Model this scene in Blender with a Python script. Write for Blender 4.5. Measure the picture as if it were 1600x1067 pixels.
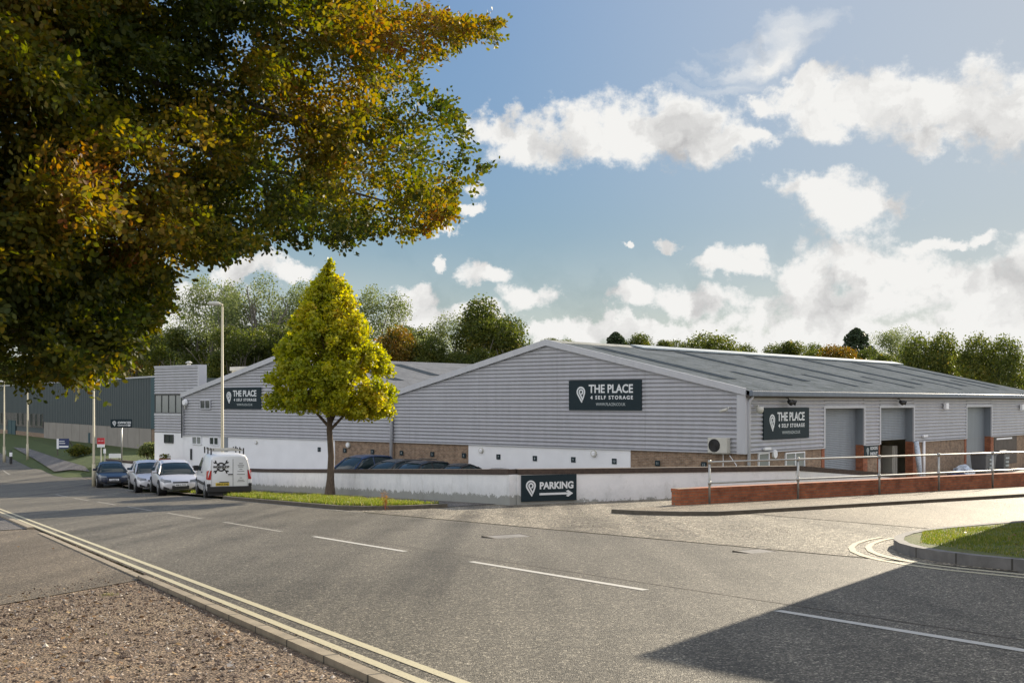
import bpy, bmesh, math, random
import numpy as np
from mathutils import Vector, Matrix
R = math.radians
for o in list(bpy.data.objects): bpy.data.objects.remove(o)
SC = bpy.context.scene
COL = SC.collection
# ------------------------------------------------------------------ camera, sky, sun, exposure
F, HX, HY = 1800.0, 800.0, 628.0           # focal length and horizon of the photograph, in its pixels
cd = bpy.data.cameras.new('camera'); cam = bpy.data.objects.new('camera', cd); COL.objects.link(cam)
cam.location = (0, 0, 0); cam.rotation_euler = (R(90), 0, 0)
cd.sensor_width = 36; cd.lens = 36 * F / 1600; cd.shift_y = (HY - 533.5) / 1600
cd.clip_start = .1; cd.clip_end = 4000
SC.camera = cam
SC.view_settings.view_transform = 'Standard'; SC.view_settings.look = 'None'
SC.view_settings.exposure = 0.80; SC.view_settings.gamma = 1
SUN_AZ, SUN_EL = 34.0, 21.0
SUN_E, SKY_S = 5.0, 0.085
sd = bpy.data.lights.new('sun', 'SUN'); sun = bpy.data.objects.new('sun', sd); COL.objects.link(sun)
sd.energy = SUN_E; sd.angle = R(.35); sd.color = (1, .88, .69)
sv = Vector((math.sin(R(SUN_AZ)) * math.cos(R(SUN_EL)), math.cos(R(SUN_AZ)) * math.cos(R(SUN_EL)), math.sin(R(SUN_EL))))
sun.rotation_euler = sv.to_track_quat('Z', 'Y').to_euler(); sun.location = sv * 80
W = bpy.data.worlds.new("World"); SC.world = W; W.use_nodes = True

def build_world():
    nt = W.node_tree; N = nt.nodes; L = nt.links; N.clear()
    def nd(t, **k):
        n = N.new(t)
        for a, b in k.items(): setattr(n, a, b)
        return n
    def m(op, a, b=None, c=None, clamp=False):
        n = nd('ShaderNodeMath', operation=op); n.use_clamp = clamp
        for i, v in enumerate((a, b, c)):
            if v is None: continue
            if isinstance(v, (int, float)): n.inputs[i].default_value = v
            else: L.new(v, n.inputs[i])
        return n.outputs[0]
    sky = nd('ShaderNodeTexSky', sky_type='NISHITA'); sky.sun_disc = False
    sky.sun_elevation = R(SUN_EL); sky.sun_rotation = R(SUN_AZ)
    sky.air_density = 1.1; sky.dust_density = .25; sky.ozone_density = 1.6; sky.altitude = 100
    tc = nd('ShaderNodeTexCoord')
    sp = nd('ShaderNodeSeparateXYZ'); L.new(tc.outputs['Generated'], sp.inputs[0])
    x, y, z = sp.outputs
    az = m('ARCTAN2', x, y)
    hd = m('SQRT', m('ADD', m('MULTIPLY', x, x), m('MULTIPLY', y, y)))
    el = m('DIVIDE', z, m('MAXIMUM', hd, .05))
    cb = nd('ShaderNodeCombineXYZ'); L.new(az, cb.inputs[0]); L.new(el, cb.inputs[1])
    # warp so the clouds get billowy outlines
    n1 = nd('ShaderNodeTexNoise'); n1.inputs['Scale'].default_value = 13; n1.inputs['Detail'].default_value = 8; n1.inputs['Roughness'].default_value = .62
    L.new(cb.outputs[0], n1.inputs['Vector'])
    wv = nd('ShaderNodeVectorMath', operation='MULTIPLY_ADD'); L.new(n1.outputs['Color'], wv.inputs[0])
    wv.inputs[1].default_value = (.11, .085, 0); L.new(cb.outputs[0], wv.inputs[2])
    wo = nd('ShaderNodeVectorMath', operation='SUBTRACT'); L.new(wv.outputs[0], wo.inputs[0]); wo.inputs[1].default_value = (.055, .0425, 0)
    blobs = [  # photo pixel centre, radii: the banks of cumulus in that part of the sky
        (770,185,55,26),(830,225,80,38),(905,205,70,40),(985,190,80,52),(1060,200,75,56),(1120,225,70,38),(1175,215,38,20),
        (1180,155,50,20),(1245,140,70,26),(1290,175,60,48),(1370,160,100,50),(1470,165,110,55),(1560,180,100,60),(1680,180,120,70),(1480,215,60,28),
        (1270,305,55,28),(1330,325,75,42),(1385,310,35,26),(1050,370,32,13),(970,377,13,6),(722,340,22,10),(735,312,20,12),
        (755,425,48,20),(820,470,55,30),(675,415,12,16),(690,360,20,10),
        (1145,415,48,26),(980,468,60,26),(1090,465,85,30),(1250,440,70,40),(1350,415,110,55),(1450,440,95,45),(1545,455,90,45),(1640,430,90,60),
        (1480,370,60,16),(1545,365,30,14),(1330,490,190,42),(1550,500,150,55),(1010,520,190,26),(1200,530,260,30),(1480,545,300,40),(870,522,70,16),
        (400,420,60,22),(330,455,70,30),(470,440,40,18),(640,480,50,22),(660,510,80,24),(740,500,60,20),(560,520,120,20),(300,500,120,30),
        (1400,20,-1,-1)]
    dmin = None
    for (px, py, rx, ry) in blobs:
        if rx < 0: continue
        a0 = math.atan((px - HX) / F); v0 = (HY - py) / F * math.cos(a0)
        ra = rx / F * math.cos(a0) ** 2 * 1.2; rb = ry / F * math.cos(a0) * 1.2
        q = nd('ShaderNodeVectorMath', operation='MULTIPLY_ADD'); L.new(wo.outputs[0], q.inputs[0])
        q.inputs[1].default_value = (1 / ra, 1 / rb, 0); q.inputs[2].default_value = (-a0 / ra, -v0 / rb, 0)
        ln = nd('ShaderNodeVectorMath', operation='LENGTH'); L.new(q.outputs[0], ln.inputs[0])
        if dmin is None: dmin = ln.outputs['Value']
        else:
            s = nd('ShaderNodeMath', operation='SMOOTH_MIN'); s.inputs[2].default_value = .35
            L.new(dmin, s.inputs[0]); L.new(ln.outputs['Value'], s.inputs[1]); dmin = s.outputs[0]
    n2 = nd('ShaderNodeTexNoise'); n2.inputs['Scale'].default_value = 34; n2.inputs['Detail'].default_value = 9; n2.inputs['Roughness'].default_value = .66
    L.new(cb.outputs[0], n2.inputs['Vector'])
    dd = m('ADD', m('SUBTRACT', 1.02, dmin), m('MULTIPLY', m('SUBTRACT', n2.outputs['Fac'], .5), 1.8))
    mr = nd('ShaderNodeMapRange', interpolation_type='SMOOTHSTEP'); L.new(dd, mr.inputs[0])
    mr.inputs[1].default_value = .0; mr.inputs[2].default_value = .55
    cum = mr.outputs[0]
    # wispy streak high on the right, stretched along one direction
    a0 = math.atan(400 / F); v0 = (HY - 78) / F * math.cos(a0)
    mp = nd('ShaderNodeMapping'); mp.inputs['Location'].default_value = (0, 0, 0); mp.inputs['Rotation'].default_value = (0, 0, -.30)
    mp.inputs['Scale'].default_value = (9, 55, 1); L.new(wo.outputs[0], mp.inputs[0])
    n3 = nd('ShaderNodeTexNoise'); n3.inputs['Scale'].default_value = 1; n3.inputs['Detail'].default_value = 7; L.new(mp.outputs[0], n3.inputs['Vector'])
    q = nd('ShaderNodeVectorMath', operation='SUBTRACT'); L.new(wo.outputs[0], q.inputs[0]); q.inputs[1].default_value = (a0, v0, 0)
    rt = nd('ShaderNodeVectorRotate', rotation_type='Z_AXIS'); L.new(q.outputs[0], rt.inputs[0]); rt.inputs['Angle'].default_value = -.28
    q2 = nd('ShaderNodeVectorMath', operation='MULTIPLY'); L.new(rt.outputs[0], q2.inputs[0]); q2.inputs[1].default_value = (1 / .075, 1 / .026, 0)
    ln = nd('ShaderNodeVectorMath', operation='LENGTH'); L.new(q2.outputs[0], ln.inputs[0])
    w0 = m('SUBTRACT', m('ADD', m('SUBTRACT', 1, ln.outputs['Value']), m('MULTIPLY', n3.outputs['Fac'], 1.5)), .72, clamp=True)
    wisp = m('MULTIPLY', w0, .95, clamp=True)
    # thin background veil lower down
    n5 = nd('ShaderNodeTexNoise'); n5.inputs['Scale'].default_value = 5; n5.inputs['Detail'].default_value = 5; L.new(cb.outputs[0], n5.inputs['Vector'])
    low = nd('ShaderNodeMapRange', interpolation_type='SMOOTHSTEP'); L.new(el, low.inputs[0]); low.inputs[1].default_value = .16; low.inputs[2].default_value = .0
    veil = m('MULTIPLY', m('MULTIPLY', low.outputs[0], m('ADD', n5.outputs['Fac'], .25)), .75, clamp=True)
    alpha = m('MAXIMUM', m('MAXIMUM', cum, wisp), veil, clamp=True)
    fr = m('GREATER_THAN', z, 0.0)
    alpha = m('MULTIPLY', alpha, fr)
    # cloud tone: bright rims, greyer thick bases
    n4 = nd('ShaderNodeTexNoise'); n4.inputs['Scale'].default_value = 17; n4.inputs['Detail'].default_value = 6; L.new(wo.outputs[0], n4.inputs['Vector'])
    cr = nd('ShaderNodeValToRGB'); L.new(n4.outputs['Fac'], cr.inputs[0])
    cr.color_ramp.elements[0].position = .30; cr.color_ramp.elements[0].color = (.56, .56, .57, 1)
    cr.color_ramp.elements[1].position = .50; cr.color_ramp.elements[1].color = (.97, .97, .96, 1)
    cs = nd('ShaderNodeMix', data_type='RGBA', blend_type='MULTIPLY'); cs.inputs[0].default_value = 1
    L.new(cr.outputs[0], cs.inputs[6]); cs.inputs[7].default_value = (6.3, 6.25, 6.15, 1)
    mx = nd('ShaderNodeMix', data_type='RGBA'); L.new(alpha, mx.inputs[0])
    # soften the Nishita glow near the sun
    sk = nd('ShaderNodeMix', data_type='RGBA', blend_type='MULTIPLY'); sk.inputs[0].default_value = 1
    L.new(sky.outputs[0], sk.inputs[6]); sk.inputs[7].default_value = (.80, .90, 1.02, 1)
    bw = nd('ShaderNodeRGBToBW'); L.new(sk.outputs[2], bw.inputs[0])
    k_ = m('MULTIPLY', m('POWER', m('MAXIMUM', bw.outputs[0], .2), -.64), 1.42)
    sm = nd('ShaderNodeVectorMath', operation='SCALE'); L.new(sk.outputs[2], sm.inputs[0]); L.new(k_, sm.inputs['Scale'])
    # pale aureole round the sun
    dp = nd('ShaderNodeVectorMath', operation='DOT_PRODUCT'); L.new(tc.outputs['Generated'], dp.inputs[0]); dp.inputs[1].default_value = sv
    au = nd('ShaderNodeMapRange', interpolation_type='SMOOTHSTEP'); L.new(dp.outputs['Value'], au.inputs[0]); au.inputs[1].default_value = .80; au.inputs[2].default_value = 1.02; au.inputs[4].default_value = .45
    ax = nd('ShaderNodeMix', data_type='RGBA'); L.new(au.outputs[0], ax.inputs[0]); L.new(sm.outputs[0], ax.inputs[6]); ax.inputs[7].default_value = (5.0, 5.1, 5.1, 1)
    L.new(ax.outputs[2], mx.inputs[6]); L.new(cs.outputs[2], mx.inputs[7])
    # unseen bright clouds outside the view, added to fill the shaded sides with light
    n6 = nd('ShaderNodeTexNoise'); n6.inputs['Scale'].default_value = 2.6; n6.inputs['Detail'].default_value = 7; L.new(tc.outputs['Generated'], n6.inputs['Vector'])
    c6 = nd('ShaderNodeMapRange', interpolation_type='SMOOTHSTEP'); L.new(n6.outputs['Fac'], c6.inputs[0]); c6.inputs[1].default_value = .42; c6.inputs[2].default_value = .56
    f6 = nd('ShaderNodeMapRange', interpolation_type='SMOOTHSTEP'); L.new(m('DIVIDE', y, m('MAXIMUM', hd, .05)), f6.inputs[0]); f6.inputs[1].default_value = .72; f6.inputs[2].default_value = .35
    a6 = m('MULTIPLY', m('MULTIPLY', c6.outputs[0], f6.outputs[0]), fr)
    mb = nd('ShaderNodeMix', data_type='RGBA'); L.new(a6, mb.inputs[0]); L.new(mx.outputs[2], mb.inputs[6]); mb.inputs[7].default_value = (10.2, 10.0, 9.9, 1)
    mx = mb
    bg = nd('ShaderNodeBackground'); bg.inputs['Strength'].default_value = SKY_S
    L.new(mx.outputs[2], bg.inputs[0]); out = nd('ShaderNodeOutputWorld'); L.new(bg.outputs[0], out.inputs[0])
build_world()

# ------------------------------------------------------------------ ground frame: s runs along the road, n across it
DS, DN = (-.4726, .8813), (.8813, .4726)
def XY(s, n): return (DS[0] * s + DN[0] * n, DS[1] * s + DN[1] * n)
def SN(x, y): return (DS[0] * x + DS[1] * y, DN[0] * x + DN[1] * y)
PN = [(-400, -1.5 + .0514 * 80), (-80, -1.5 + .0514 * 80), (55, -4.327), (60, -4.562), (65, -4.754), (70, -4.903), (75, -5.01), (80, -5.075), (85, -5.1), (2000, -5.1)]
def P(s):
    for (a, za), (b, zb) in zip(PN, PN[1:]):
        if s <= b: return za + (zb - za) * (s - a) / (b - a)
    return PN[-1][1]
def clamp(v, a=0., b=1.): return max(a, min(b, v))
def G(s, n):
    z = P(s)
    if s > 82: z += .9 * clamp((n - 9.5) / 4) * clamp((s - 82) / 4)
    if 29.75 < s and n > 16.55: z = -4.5 if s < 88 else max(z, -4.5)
    elif 25.15 < s <= 29.75 and n > 18.3:
        t = clamp((n - 18.3) / 18); z = z * (1 - t) - 4.5 * t
    return z
def Gxy(x, y): return G(*SN(x, y))
def at(px, py, Y): return Vector(((px - HX) / F * Y, Y, (HY - py) / F * Y))
def ground(px, py, f=None):
    f = f or (lambda x, y: P(SN(x, y)[0]))
    k = (px - HX) / F; v = (HY - py) / F
    lo, hi = 2., 400.
    for _ in range(60):
        mid = (lo + hi) / 2
        if v * mid > f(k * mid, mid): lo = mid
        else: hi = mid
    return (k * lo, lo, v * lo)

# ------------------------------------------------------------------ materials
def newmat(name):
    m = bpy.data.materials.new(name); m.use_nodes = True
    nt = m.node_tree; b = nt.nodes['Principled BSDF']
    return m, nt, b
def N(nt, t, **k):
    n = nt.nodes.new(t)
    for a, b in k.items(): setattr(n, a, b)
    return n
def noise(nt, scale, detail=4, rough=.55, vec=None):
    n = N(nt, 'ShaderNodeTexNoise'); n.inputs['Scale'].default_value = scale; n.inputs['Detail'].default_value = detail; n.inputs['Roughness'].default_value = rough
    if vec is not None: nt.links.new(vec, n.inputs['Vector'])
    return n
def ramp(nt, src, stops):
    r = N(nt, 'ShaderNodeValToRGB'); nt.links.new(src, r.inputs[0]); e = r.color_ramp.elements
    while len(e) < len(stops): e.new(.5)
    for i, (p, c) in enumerate(stops):
        e[i].position = p; e[i].color = (c[0], c[1], c[2], 1) if hasattr(c, '__len__') else (c, c, c, 1)
    return r.outputs[0]
def mixc(nt, fac, a, b, mode='MIX'):
    x = N(nt, 'ShaderNodeMix', data_type='RGBA', blend_type=mode)
    for i, v in ((0, fac), (6, a), (7, b)):
        if hasattr(v, 'is_linked'): nt.links.new(v, x.inputs[i])
        elif i == 0: x.inputs[0].default_value = v
        else: x.inputs[i].default_value = (*v, 1)
    return x.outputs[2]
def bump(nt, b, src, strength, dist):
    n = N(nt, 'ShaderNodeBump'); n.inputs['Strength'].default_value = strength; n.inputs['Distance'].default_value = dist
    nt.links.new(src, n.inputs['Height']); nt.links.new(n.outputs[0], b.inputs['Normal']); return n
def objco(nt): return N(nt, 'ShaderNodeTexCoord').outputs['Object']
def geopos(nt): return N(nt, 'ShaderNodeNewGeometry').outputs['Position']
def simple(name, col, rough=.6, metal=0, var=.12, scale=3., bumps=0, spec=.5):
    m, nt, b = newmat(name)
    v = noise(nt, scale, 5, .6, geopos(nt))
    c = ramp(nt, v.outputs['Fac'], [(.25, [x * (1 - var) for x in col]), (.75, [min(1, x * (1 + var)) for x in col])])
    nt.links.new(c, b.inputs['Base Color']); b.inputs['Roughness'].default_value = rough; b.inputs['Metallic'].default_value = metal
    b.inputs['Specular IOR Level'].default_value = spec
    if bumps: bump(nt, b, noise(nt, 60, 3, .6, geopos(nt)).outputs['Fac'], bumps, .01)
    return m
M = {}
def asphalt(name, c0, c1, sc=1., spec=.5, rough=.62, coarse=1., lightpatch=None):
    m, nt, b = newmat(name); g = geopos(nt)
    big = noise(nt, .35, 6, .6, g).outputs['Fac']; base = ramp(nt, big, [(.3, c0), (.7, c1)])
    # streaks of tyre wear along the road direction
    mp = N(nt, 'ShaderNodeMapping'); mp.inputs['Rotation'].default_value = (0, 0, -math.atan2(DS[0], DS[1]) * -1); mp.inputs['Scale'].default_value = (1.3, .05, 1)
    nt.links.new(g, mp.inputs[0]); st = noise(nt, 1.0, 4, .5, mp.outputs[0]).outputs['Fac']
    base = mixc(nt, ramp(nt, st, [(.38, 0), (.62, .8)]), base, [x * 1.3 for x in c1])
    v = N(nt, 'ShaderNodeTexVoronoi'); v.inputs['Scale'].default_value = 85 / sc; nt.links.new(g, v.inputs['Vector'])
    sp = N(nt, 'ShaderNodeSeparateColor'); nt.links.new(v.outputs['Color'], sp.inputs[0])
    grain = ramp(nt, sp.outputs[0], [(0, .35), (.5, .8), (.84, 1.2), (.96, 3.0)])
    v2 = N(nt, 'ShaderNodeTexVoronoi'); v2.inputs['Scale'].default_value = 34 / sc; nt.links.new(g, v2.inputs['Vector'])
    sp2 = N(nt, 'ShaderNodeSeparateColor'); nt.links.new(v2.outputs['Color'], sp2.inputs[0])
    grain2 = ramp(nt, sp2.outputs[1], [(0, .8), (.8, 1.03), (.97, 1.5)])
    c = mixc(nt, 1., base, grain, 'MULTIPLY'); c = mixc(nt, 1., c, grain2, 'MULTIPLY')
    # oil drips and faint patches
    bl = noise(nt, 1.7, 3, .5, g).outputs['Fac']; c = mixc(nt, ramp(nt, bl, [(.62, 0), (.78, .35)]), c, [x * .55 for x in c0])
    # hairline cracks
    cv = N(nt, 'ShaderNodeTexVoronoi', feature='DISTANCE_TO_EDGE'); cv.inputs['Scale'].default_value = .22; nv = noise(nt, 2.5, 5, .6, g); wm = N(nt, 'ShaderNodeVectorMath', operation='MULTIPLY_ADD')
    nt.links.new(nv.outputs['Color'], wm.inputs[0]); wm.inputs[1].default_value = (.7, .7, .7); nt.links.new(g, wm.inputs[2]); nt.links.new(wm.outputs[0], cv.inputs['Vector'])
    ck = ramp(nt, cv.outputs['Distance'], [(0, .75), (.0022, .0)]); gate = ramp(nt, noise(nt, .28, 3, .5, g).outputs['Fac'], [(.5, 0), (.6, 1)])
    c = mixc(nt, mixc(nt, 1., ck, gate, 'MULTIPLY'), c, [x * .3 for x in c0])
    nt.links.new(c, b.inputs['Base Color']); b.inputs['Roughness'].default_value = rough; b.inputs['Specular IOR Level'].default_value = spec
    hm = N(nt, 'ShaderNodeMath', operation='MULTIPLY_ADD'); nt.links.new(v.outputs['Distance'], hm.inputs[0]); hm.inputs[1].default_value = -1.
    nt.links.new(noise(nt, 45, 3, .7, g).outputs['Fac'], hm.inputs[2])
    bump(nt, b, hm.outputs[0], .55 * coarse, .012)
    return m
M['asphalt'] = asphalt('road_asphalt', (.072, .064, .049), (.138, .123, .096), spec=.22)
M['junction'] = asphalt('worn_junction_asphalt', (.085, .073, .054), (.23, .20, .15), 2.4, coarse=2.2, spec=.2)
M['side_asphalt'] = asphalt('pale_side_asphalt', (.135, .112, .08), (.19, .16, .115), 1.4, coarse=1.2, spec=.2)
M['drive'] = asphalt('old_drive_asphalt', (.105, .085, .06), (.165, .135, .098), .9, coarse=1.3, spec=.2)
M['pave'] = asphalt('pavement_asphalt', (.15, .122, .085), (.21, .172, .122), 1.2, coarse=.8, spec=.2)
M['pave_dark'] = asphalt('footpath_asphalt', (.10, .092, .082), (.145, .13, .115), 1., spec=.2)
M['yard'] = simple('yard_concrete', (.33, .30, .25), .85, var=.25, scale=.8)
def soil():
    m, nt, b = newmat('gravel_soil'); g = geopos(nt)
    a = noise(nt, 1.1, 8, .7, g).outputs['Fac']
    c = ramp(nt, a, [(.3, (.12, .083, .056)), (.5, (.22, .158, .108)), (.7, (.32, .24, .155))])
    v = N(nt, 'ShaderNodeTexVoronoi'); v.inputs['Scale'].default_value = 42; nt.links.new(g, v.inputs['Vector'])
    sp = N(nt, 'ShaderNodeSeparateColor'); nt.links.new(v.outputs['Color'], sp.inputs[0])
    c = mixc(nt, 1., c, ramp(nt, sp.outputs[0], [(0, .5), (.6, 1.0), (.95, 1.9)]), 'MULTIPLY')
    nt.links.new(c, b.inputs['Base Color']); b.inputs['Roughness'].default_value = .9
    h = N(nt, 'ShaderNodeMath', operation='MULTIPLY_ADD'); nt.links.new(v.outputs['Distance'], h.inputs[0]); h.inputs[1].default_value = -1.6
    nt.links.new(noise(nt, 14, 6, .7, g).outputs['Fac'], h.inputs[2])
    bump(nt, b, h.outputs[0], .9, .03); return m
M['soil'] = soil()
def grassmat(name, a, b_, dry):
    m, nt, b = newmat(name); g = geopos(nt)
    c = ramp(nt, noise(nt, 1.3, 7, .65, g).outputs['Fac'], [(.3, a), (.55, b_), (.72, dry)])
    c = mixc(nt, 1., c, ramp(nt, noise(nt, 30, 4, .7, g).outputs['Fac'], [(.3, .55), (.7, 1.35)]), 'MULTIPLY')
    nt.links.new(c, b.inputs['Base Color']); b.inputs['Roughness'].default_value = .85
    bump(nt, b, noise(nt, 40, 5, .7, g).outputs['Fac'], .8, .05); return m
M['turf'] = grassmat('turf', (.08, .115, .022), (.13, .15, .035), (.19, .16, .07))
M['bank'] = grassmat('bank_turf', (.045, .065, .010), (.065, .09, .012), (.09, .105, .02))
M['hill'] = grassmat('hill_turf', (.02, .035, .012), (.035, .05, .016), (.05, .055, .02))
def leafmat(name, stops, trans=.45, rough=.5, attr='tint', spec=.3):
    m, nt, b = newmat(name)
    at_ = N(nt, 'ShaderNodeAttribute'); at_.attribute_name = attr
    c = ramp(nt, at_.outputs['Fac'], stops)
    nt.links.new(c, b.inputs['Base Color']); b.inputs['Roughness'].default_value = rough; b.inputs['Specular IOR Level'].default_value = spec
    tr = N(nt, 'ShaderNodeBsdfTranslucent'); hs = N(nt, 'ShaderNodeHueSaturation'); hs.inputs['Saturation'].default_value = 1.15; hs.inputs['Value'].default_value = 1.5
    nt.links.new(c, hs.inputs['Color']); nt.links.new(hs.outputs[0], tr.inputs[0])
    mx = N(nt, 'ShaderNodeMixShader'); mx.inputs[0].default_value = trans
    nt.links.new(b.outputs[0], mx.inputs[1]); nt.links.new(tr.outputs[0], mx.inputs[2])
    nt.links.new(mx.outputs[0], nt.nodes['Material Output'].inputs[0]); return m
M['blade'] = leafmat('grass_blade', [(0, (.08, .12, .018)), (.45, (.16, .205, .030)), (.7, (.26, .25, .06)), (1, (.38, .30, .14))], .42)
M['beech'] = leafmat('beech_leaf', [(0, (.035, .052, .010)), (.3, (.10, .11, .014)), (.55, (.205, .165, .022)), (.78, (.24, .14, .026)), (1, (.19, .075, .026))], .48, .6, spec=.3)
M['lime'] = leafmat('golden_leaf', [(0, (.16, .20, .016)), (.4, (.31, .32, .022)), (.75, (.48, .42, .03)), (1, (.56, .35, .04))], .5)
M['oak'] = leafmat('woodland_leaf', [(0, (.045, .062, .015)), (.5, (.10, .12, .026)), (.85, (.18, .17, .034)), (1, (.25, .19, .04))], .48)
M['ash'] = leafmat('ash_leaf', [(0, (.10, .125, .05)), (.6, (.16, .19, .075)), (1, (.24, .24, .10))], .5)
M['autumn'] = leafmat('autumn_leaf', [(0, (.06, .07, .015)), (.5, (.16, .12, .02)), (1, (.28, .12, .02))], .4)
M['pine'] = leafmat('pine_needle', [(0, (.03, .05, .025)), (1, (.07, .095, .045))], .25)
def bark(name, a, b_):
    m, nt, b = newmat(name); g = geopos(nt)
    mp = N(nt, 'ShaderNodeMapping'); mp.inputs['Scale'].default_value = (1, 1, .25); nt.links.new(g, mp.inputs[0])
    n = noise(nt, 22, 6, .7, mp.outputs[0]).outputs['Fac']
    nt.links.new(ramp(nt, n, [(.3, a), (.7, b_)]), b.inputs['Base Color']); b.inputs['Roughness'].default_value = .9
    bump(nt, b, n, .8, .03); return m
M['bark'] = bark('bark', (.07, .05, .035), (.17, .125, .09))
M['bark_grey'] = bark('grey_bark', (.08, .07, .06), (.20, .18, .155))
def cladding(name, col, rough=.42, metal=.35, dirt=.3, scale=1.):
    m, nt, b = newmat(name); g = geopos(nt)
    mp = N(nt, 'ShaderNodeMapping'); mp.inputs['Scale'].default_value = (1.5, 1.5, .18); nt.links.new(g, mp.inputs[0])
    d = noise(nt, 2.2, 6, .65, mp.outputs[0]).outputs['Fac']
    c = ramp(nt, d, [(.3, [x * (1 - dirt) for x in col]), (.65, col)])
    nt.links.new(c, b.inputs['Base Color']); b.inputs['Roughness'].default_value = rough; b.inputs['Metallic'].default_value = metal
    return m
def clad_laps(m, amt=.35):
    nt = m.node_tree; b = nt.nodes['Principled BSDF']; src = b.inputs['Base Color'].links[0].from_socket; o = objco(nt); sp = N(nt, 'ShaderNodeSeparateXYZ'); nt.links.new(o, sp.inputs[0])
    ad = N(nt, 'ShaderNodeMath', operation='ADD'); nt.links.new(sp.outputs[0], ad.inputs[0]); nt.links.new(sp.outputs[1], ad.inputs[1])
    pp = N(nt, 'ShaderNodeMath', operation='PINGPONG'); nt.links.new(ad.outputs[0], pp.inputs[0]); pp.inputs[1].default_value = 2.6
    c = mixc(nt, ramp(nt, pp.outputs[0], [(.008, amt), (.016, 0)]), src, (.12, .12, .13)); nt.links.new(c, b.inputs['Base Color']); return m
M['clad'] = cladding('silver_cladding', (.47, .475, .51), .42, .25, .12)
clad_laps(M['clad'])
M['clad_trim'] = cladding('silver_flashing', (.52, .53, .57), .45, .15, .1)
M['clad_dark'] = cladding('slate_green_cladding', (.058, .076, .082), .6, .0, .12)
M['teal'] = cladding('teal_trim', (.012, .06, .08), .5, .0, .1)
M['shutter'] = cladding('shutter_steel', (.235, .265, .30), .45, .25, .15)
M['gutter'] = cladding('gutter_steel', (.17, .20, .25), .45, .2, .25)
def roofm(name, a, b_, moss):
    m, nt, b = newmat(name); g = geopos(nt)
    c = ramp(nt, noise(nt, .9, 8, .7, g).outputs['Fac'], [(.3, a), (.6, b_)])
    c = mixc(nt, ramp(nt, noise(nt, 2.5, 8, .75, g).outputs['Fac'], [(.5, 0), (.72, .75)]), c, moss)
    nt.links.new(c, b.inputs['Base Color']); b.inputs['Roughness'].default_value = .85; b.inputs['Specular IOR Level'].default_value = .12
    bump(nt, b, noise(nt, 25, 5, .7, g).outputs['Fac'], .4, .02); return m
M['roof'] = roofm('fibre_cement_roof', (.19, .20, .185), (.34, .345, .325), (.13, .135, .09))
M['roof_pale'] = roofm('pale_fibre_cement_roof', (.30, .29, .275), (.40, .385, .36), (.22, .21, .18))
M['rooflight'] = simple('rooflight_plastic', (.05, .062, .075), .85, var=.3, spec=0)
M['ridge'] = simple('ridge_sheet', (.26, .31, .35), .7, var=.2)
def brick(name, a, b_, mort, sx=1., along='x'):
    m, nt, b = newmat(name); o = objco(nt)
    sp = N(nt, 'ShaderNodeSeparateXYZ'); nt.links.new(o, sp.inputs[0])
    ad = N(nt, 'ShaderNodeMath', operation='ADD'); nt.links.new(sp.outputs[0], ad.inputs[0]); nt.links.new(sp.outputs[1], ad.inputs[1])
    cb = N(nt, 'ShaderNodeCombineXYZ'); nt.links.new(ad.outputs[0], cb.inputs[0]); nt.links.new(sp.outputs[2], cb.inputs[1])
    br = N(nt, 'ShaderNodeTexBrick'); nt.links.new(cb.outputs[0], br.inputs['Vector'])
    br.inputs['Scale'].default_value = 1; br.inputs['Brick Width'].default_value = .225; br.inputs['Row Height'].default_value = .075
    br.inputs['Mortar Size'].default_value = .008; br.inputs['Color1'].default_value = (*a, 1); br.inputs['Color2'].default_value = (*b_, 1); br.inputs['Mortar'].default_value = (*mort, 1)
    br.inputs['Bias'].default_value = 0
    v = noise(nt, 3.2, 6, .7, o).outputs['Fac']
    c = mixc(nt, 1., br.outputs['Color'], ramp(nt, v, [(.3, .6), (.7, 1.35)]), 'MULTIPLY')
    nt.links.new(c, b.inputs['Base Color']); b.inputs['Roughness'].default_value = .88
    bump(nt, b, br.outputs['Fac'], -.4, .01); return m
M['brick'] = brick('buff_brick', (.30, .20, .13), (.20, .125, .08), (.30, .26, .21))
M['brick_red'] = brick('red_brick', (.38, .12, .05), (.26, .075, .035), (.18, .13, .09))
def renderm():
    m, nt, b = newmat('stained_white_render'); g = geopos(nt)
    base = ramp(nt, noise(nt, 1.4, 8, .65, g).outputs['Fac'], [(.3, (.76, .77, .79)), (.6, (.86, .86, .87))])
    mp = N(nt, 'ShaderNodeMapping'); mp.inputs['Scale'].default_value = (1.1, 1.1, .6); nt.links.new(g, mp.inputs[0])
    st = ramp(nt, noise(nt, 1.3, 7, .75, mp.outputs[0]).outputs['Fac'], [(.54, 0), (.80, .6)])
    c = mixc(nt, st, base, (.36, .36, .32))
    # damp and moss near the foot of the wall: the wall stands at a known height above the sloping ground (UV v)
    uv = N(nt, 'ShaderNodeUVMap'); sp = N(nt, 'ShaderNodeSeparateXYZ'); nt.links.new(uv.outputs[0], sp.inputs[0])
    h = N(nt, 'ShaderNodeMath', operation='MULTIPLY_ADD'); nt.links.new(noise(nt, 3.5, 10, .8, g).outputs['Fac'], h.inputs[0]); h.inputs[1].default_value = -.8; nt.links.new(sp.outputs[1], h.inputs[2])
    c = mixc(nt, ramp(nt, h.outputs[0], [(-.35, .75), (.0, .22), (.35, 0)]), c, (.15, .155, .12))
    nt.links.new(c, b.inputs['Base Color']); b.inputs['Roughness'].default_value = .8
    bump(nt, b, noise(nt, 35, 5, .7, g).outputs['Fac'], .25, .01); return m
M['render'] = renderm()
M['white'] = simple('white_paint', (.84, .85, .88), .6, var=.05, scale=1.)
M['cream'] = simple('cream_paint', (.62, .58, .46), .6, var=.08)
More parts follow.
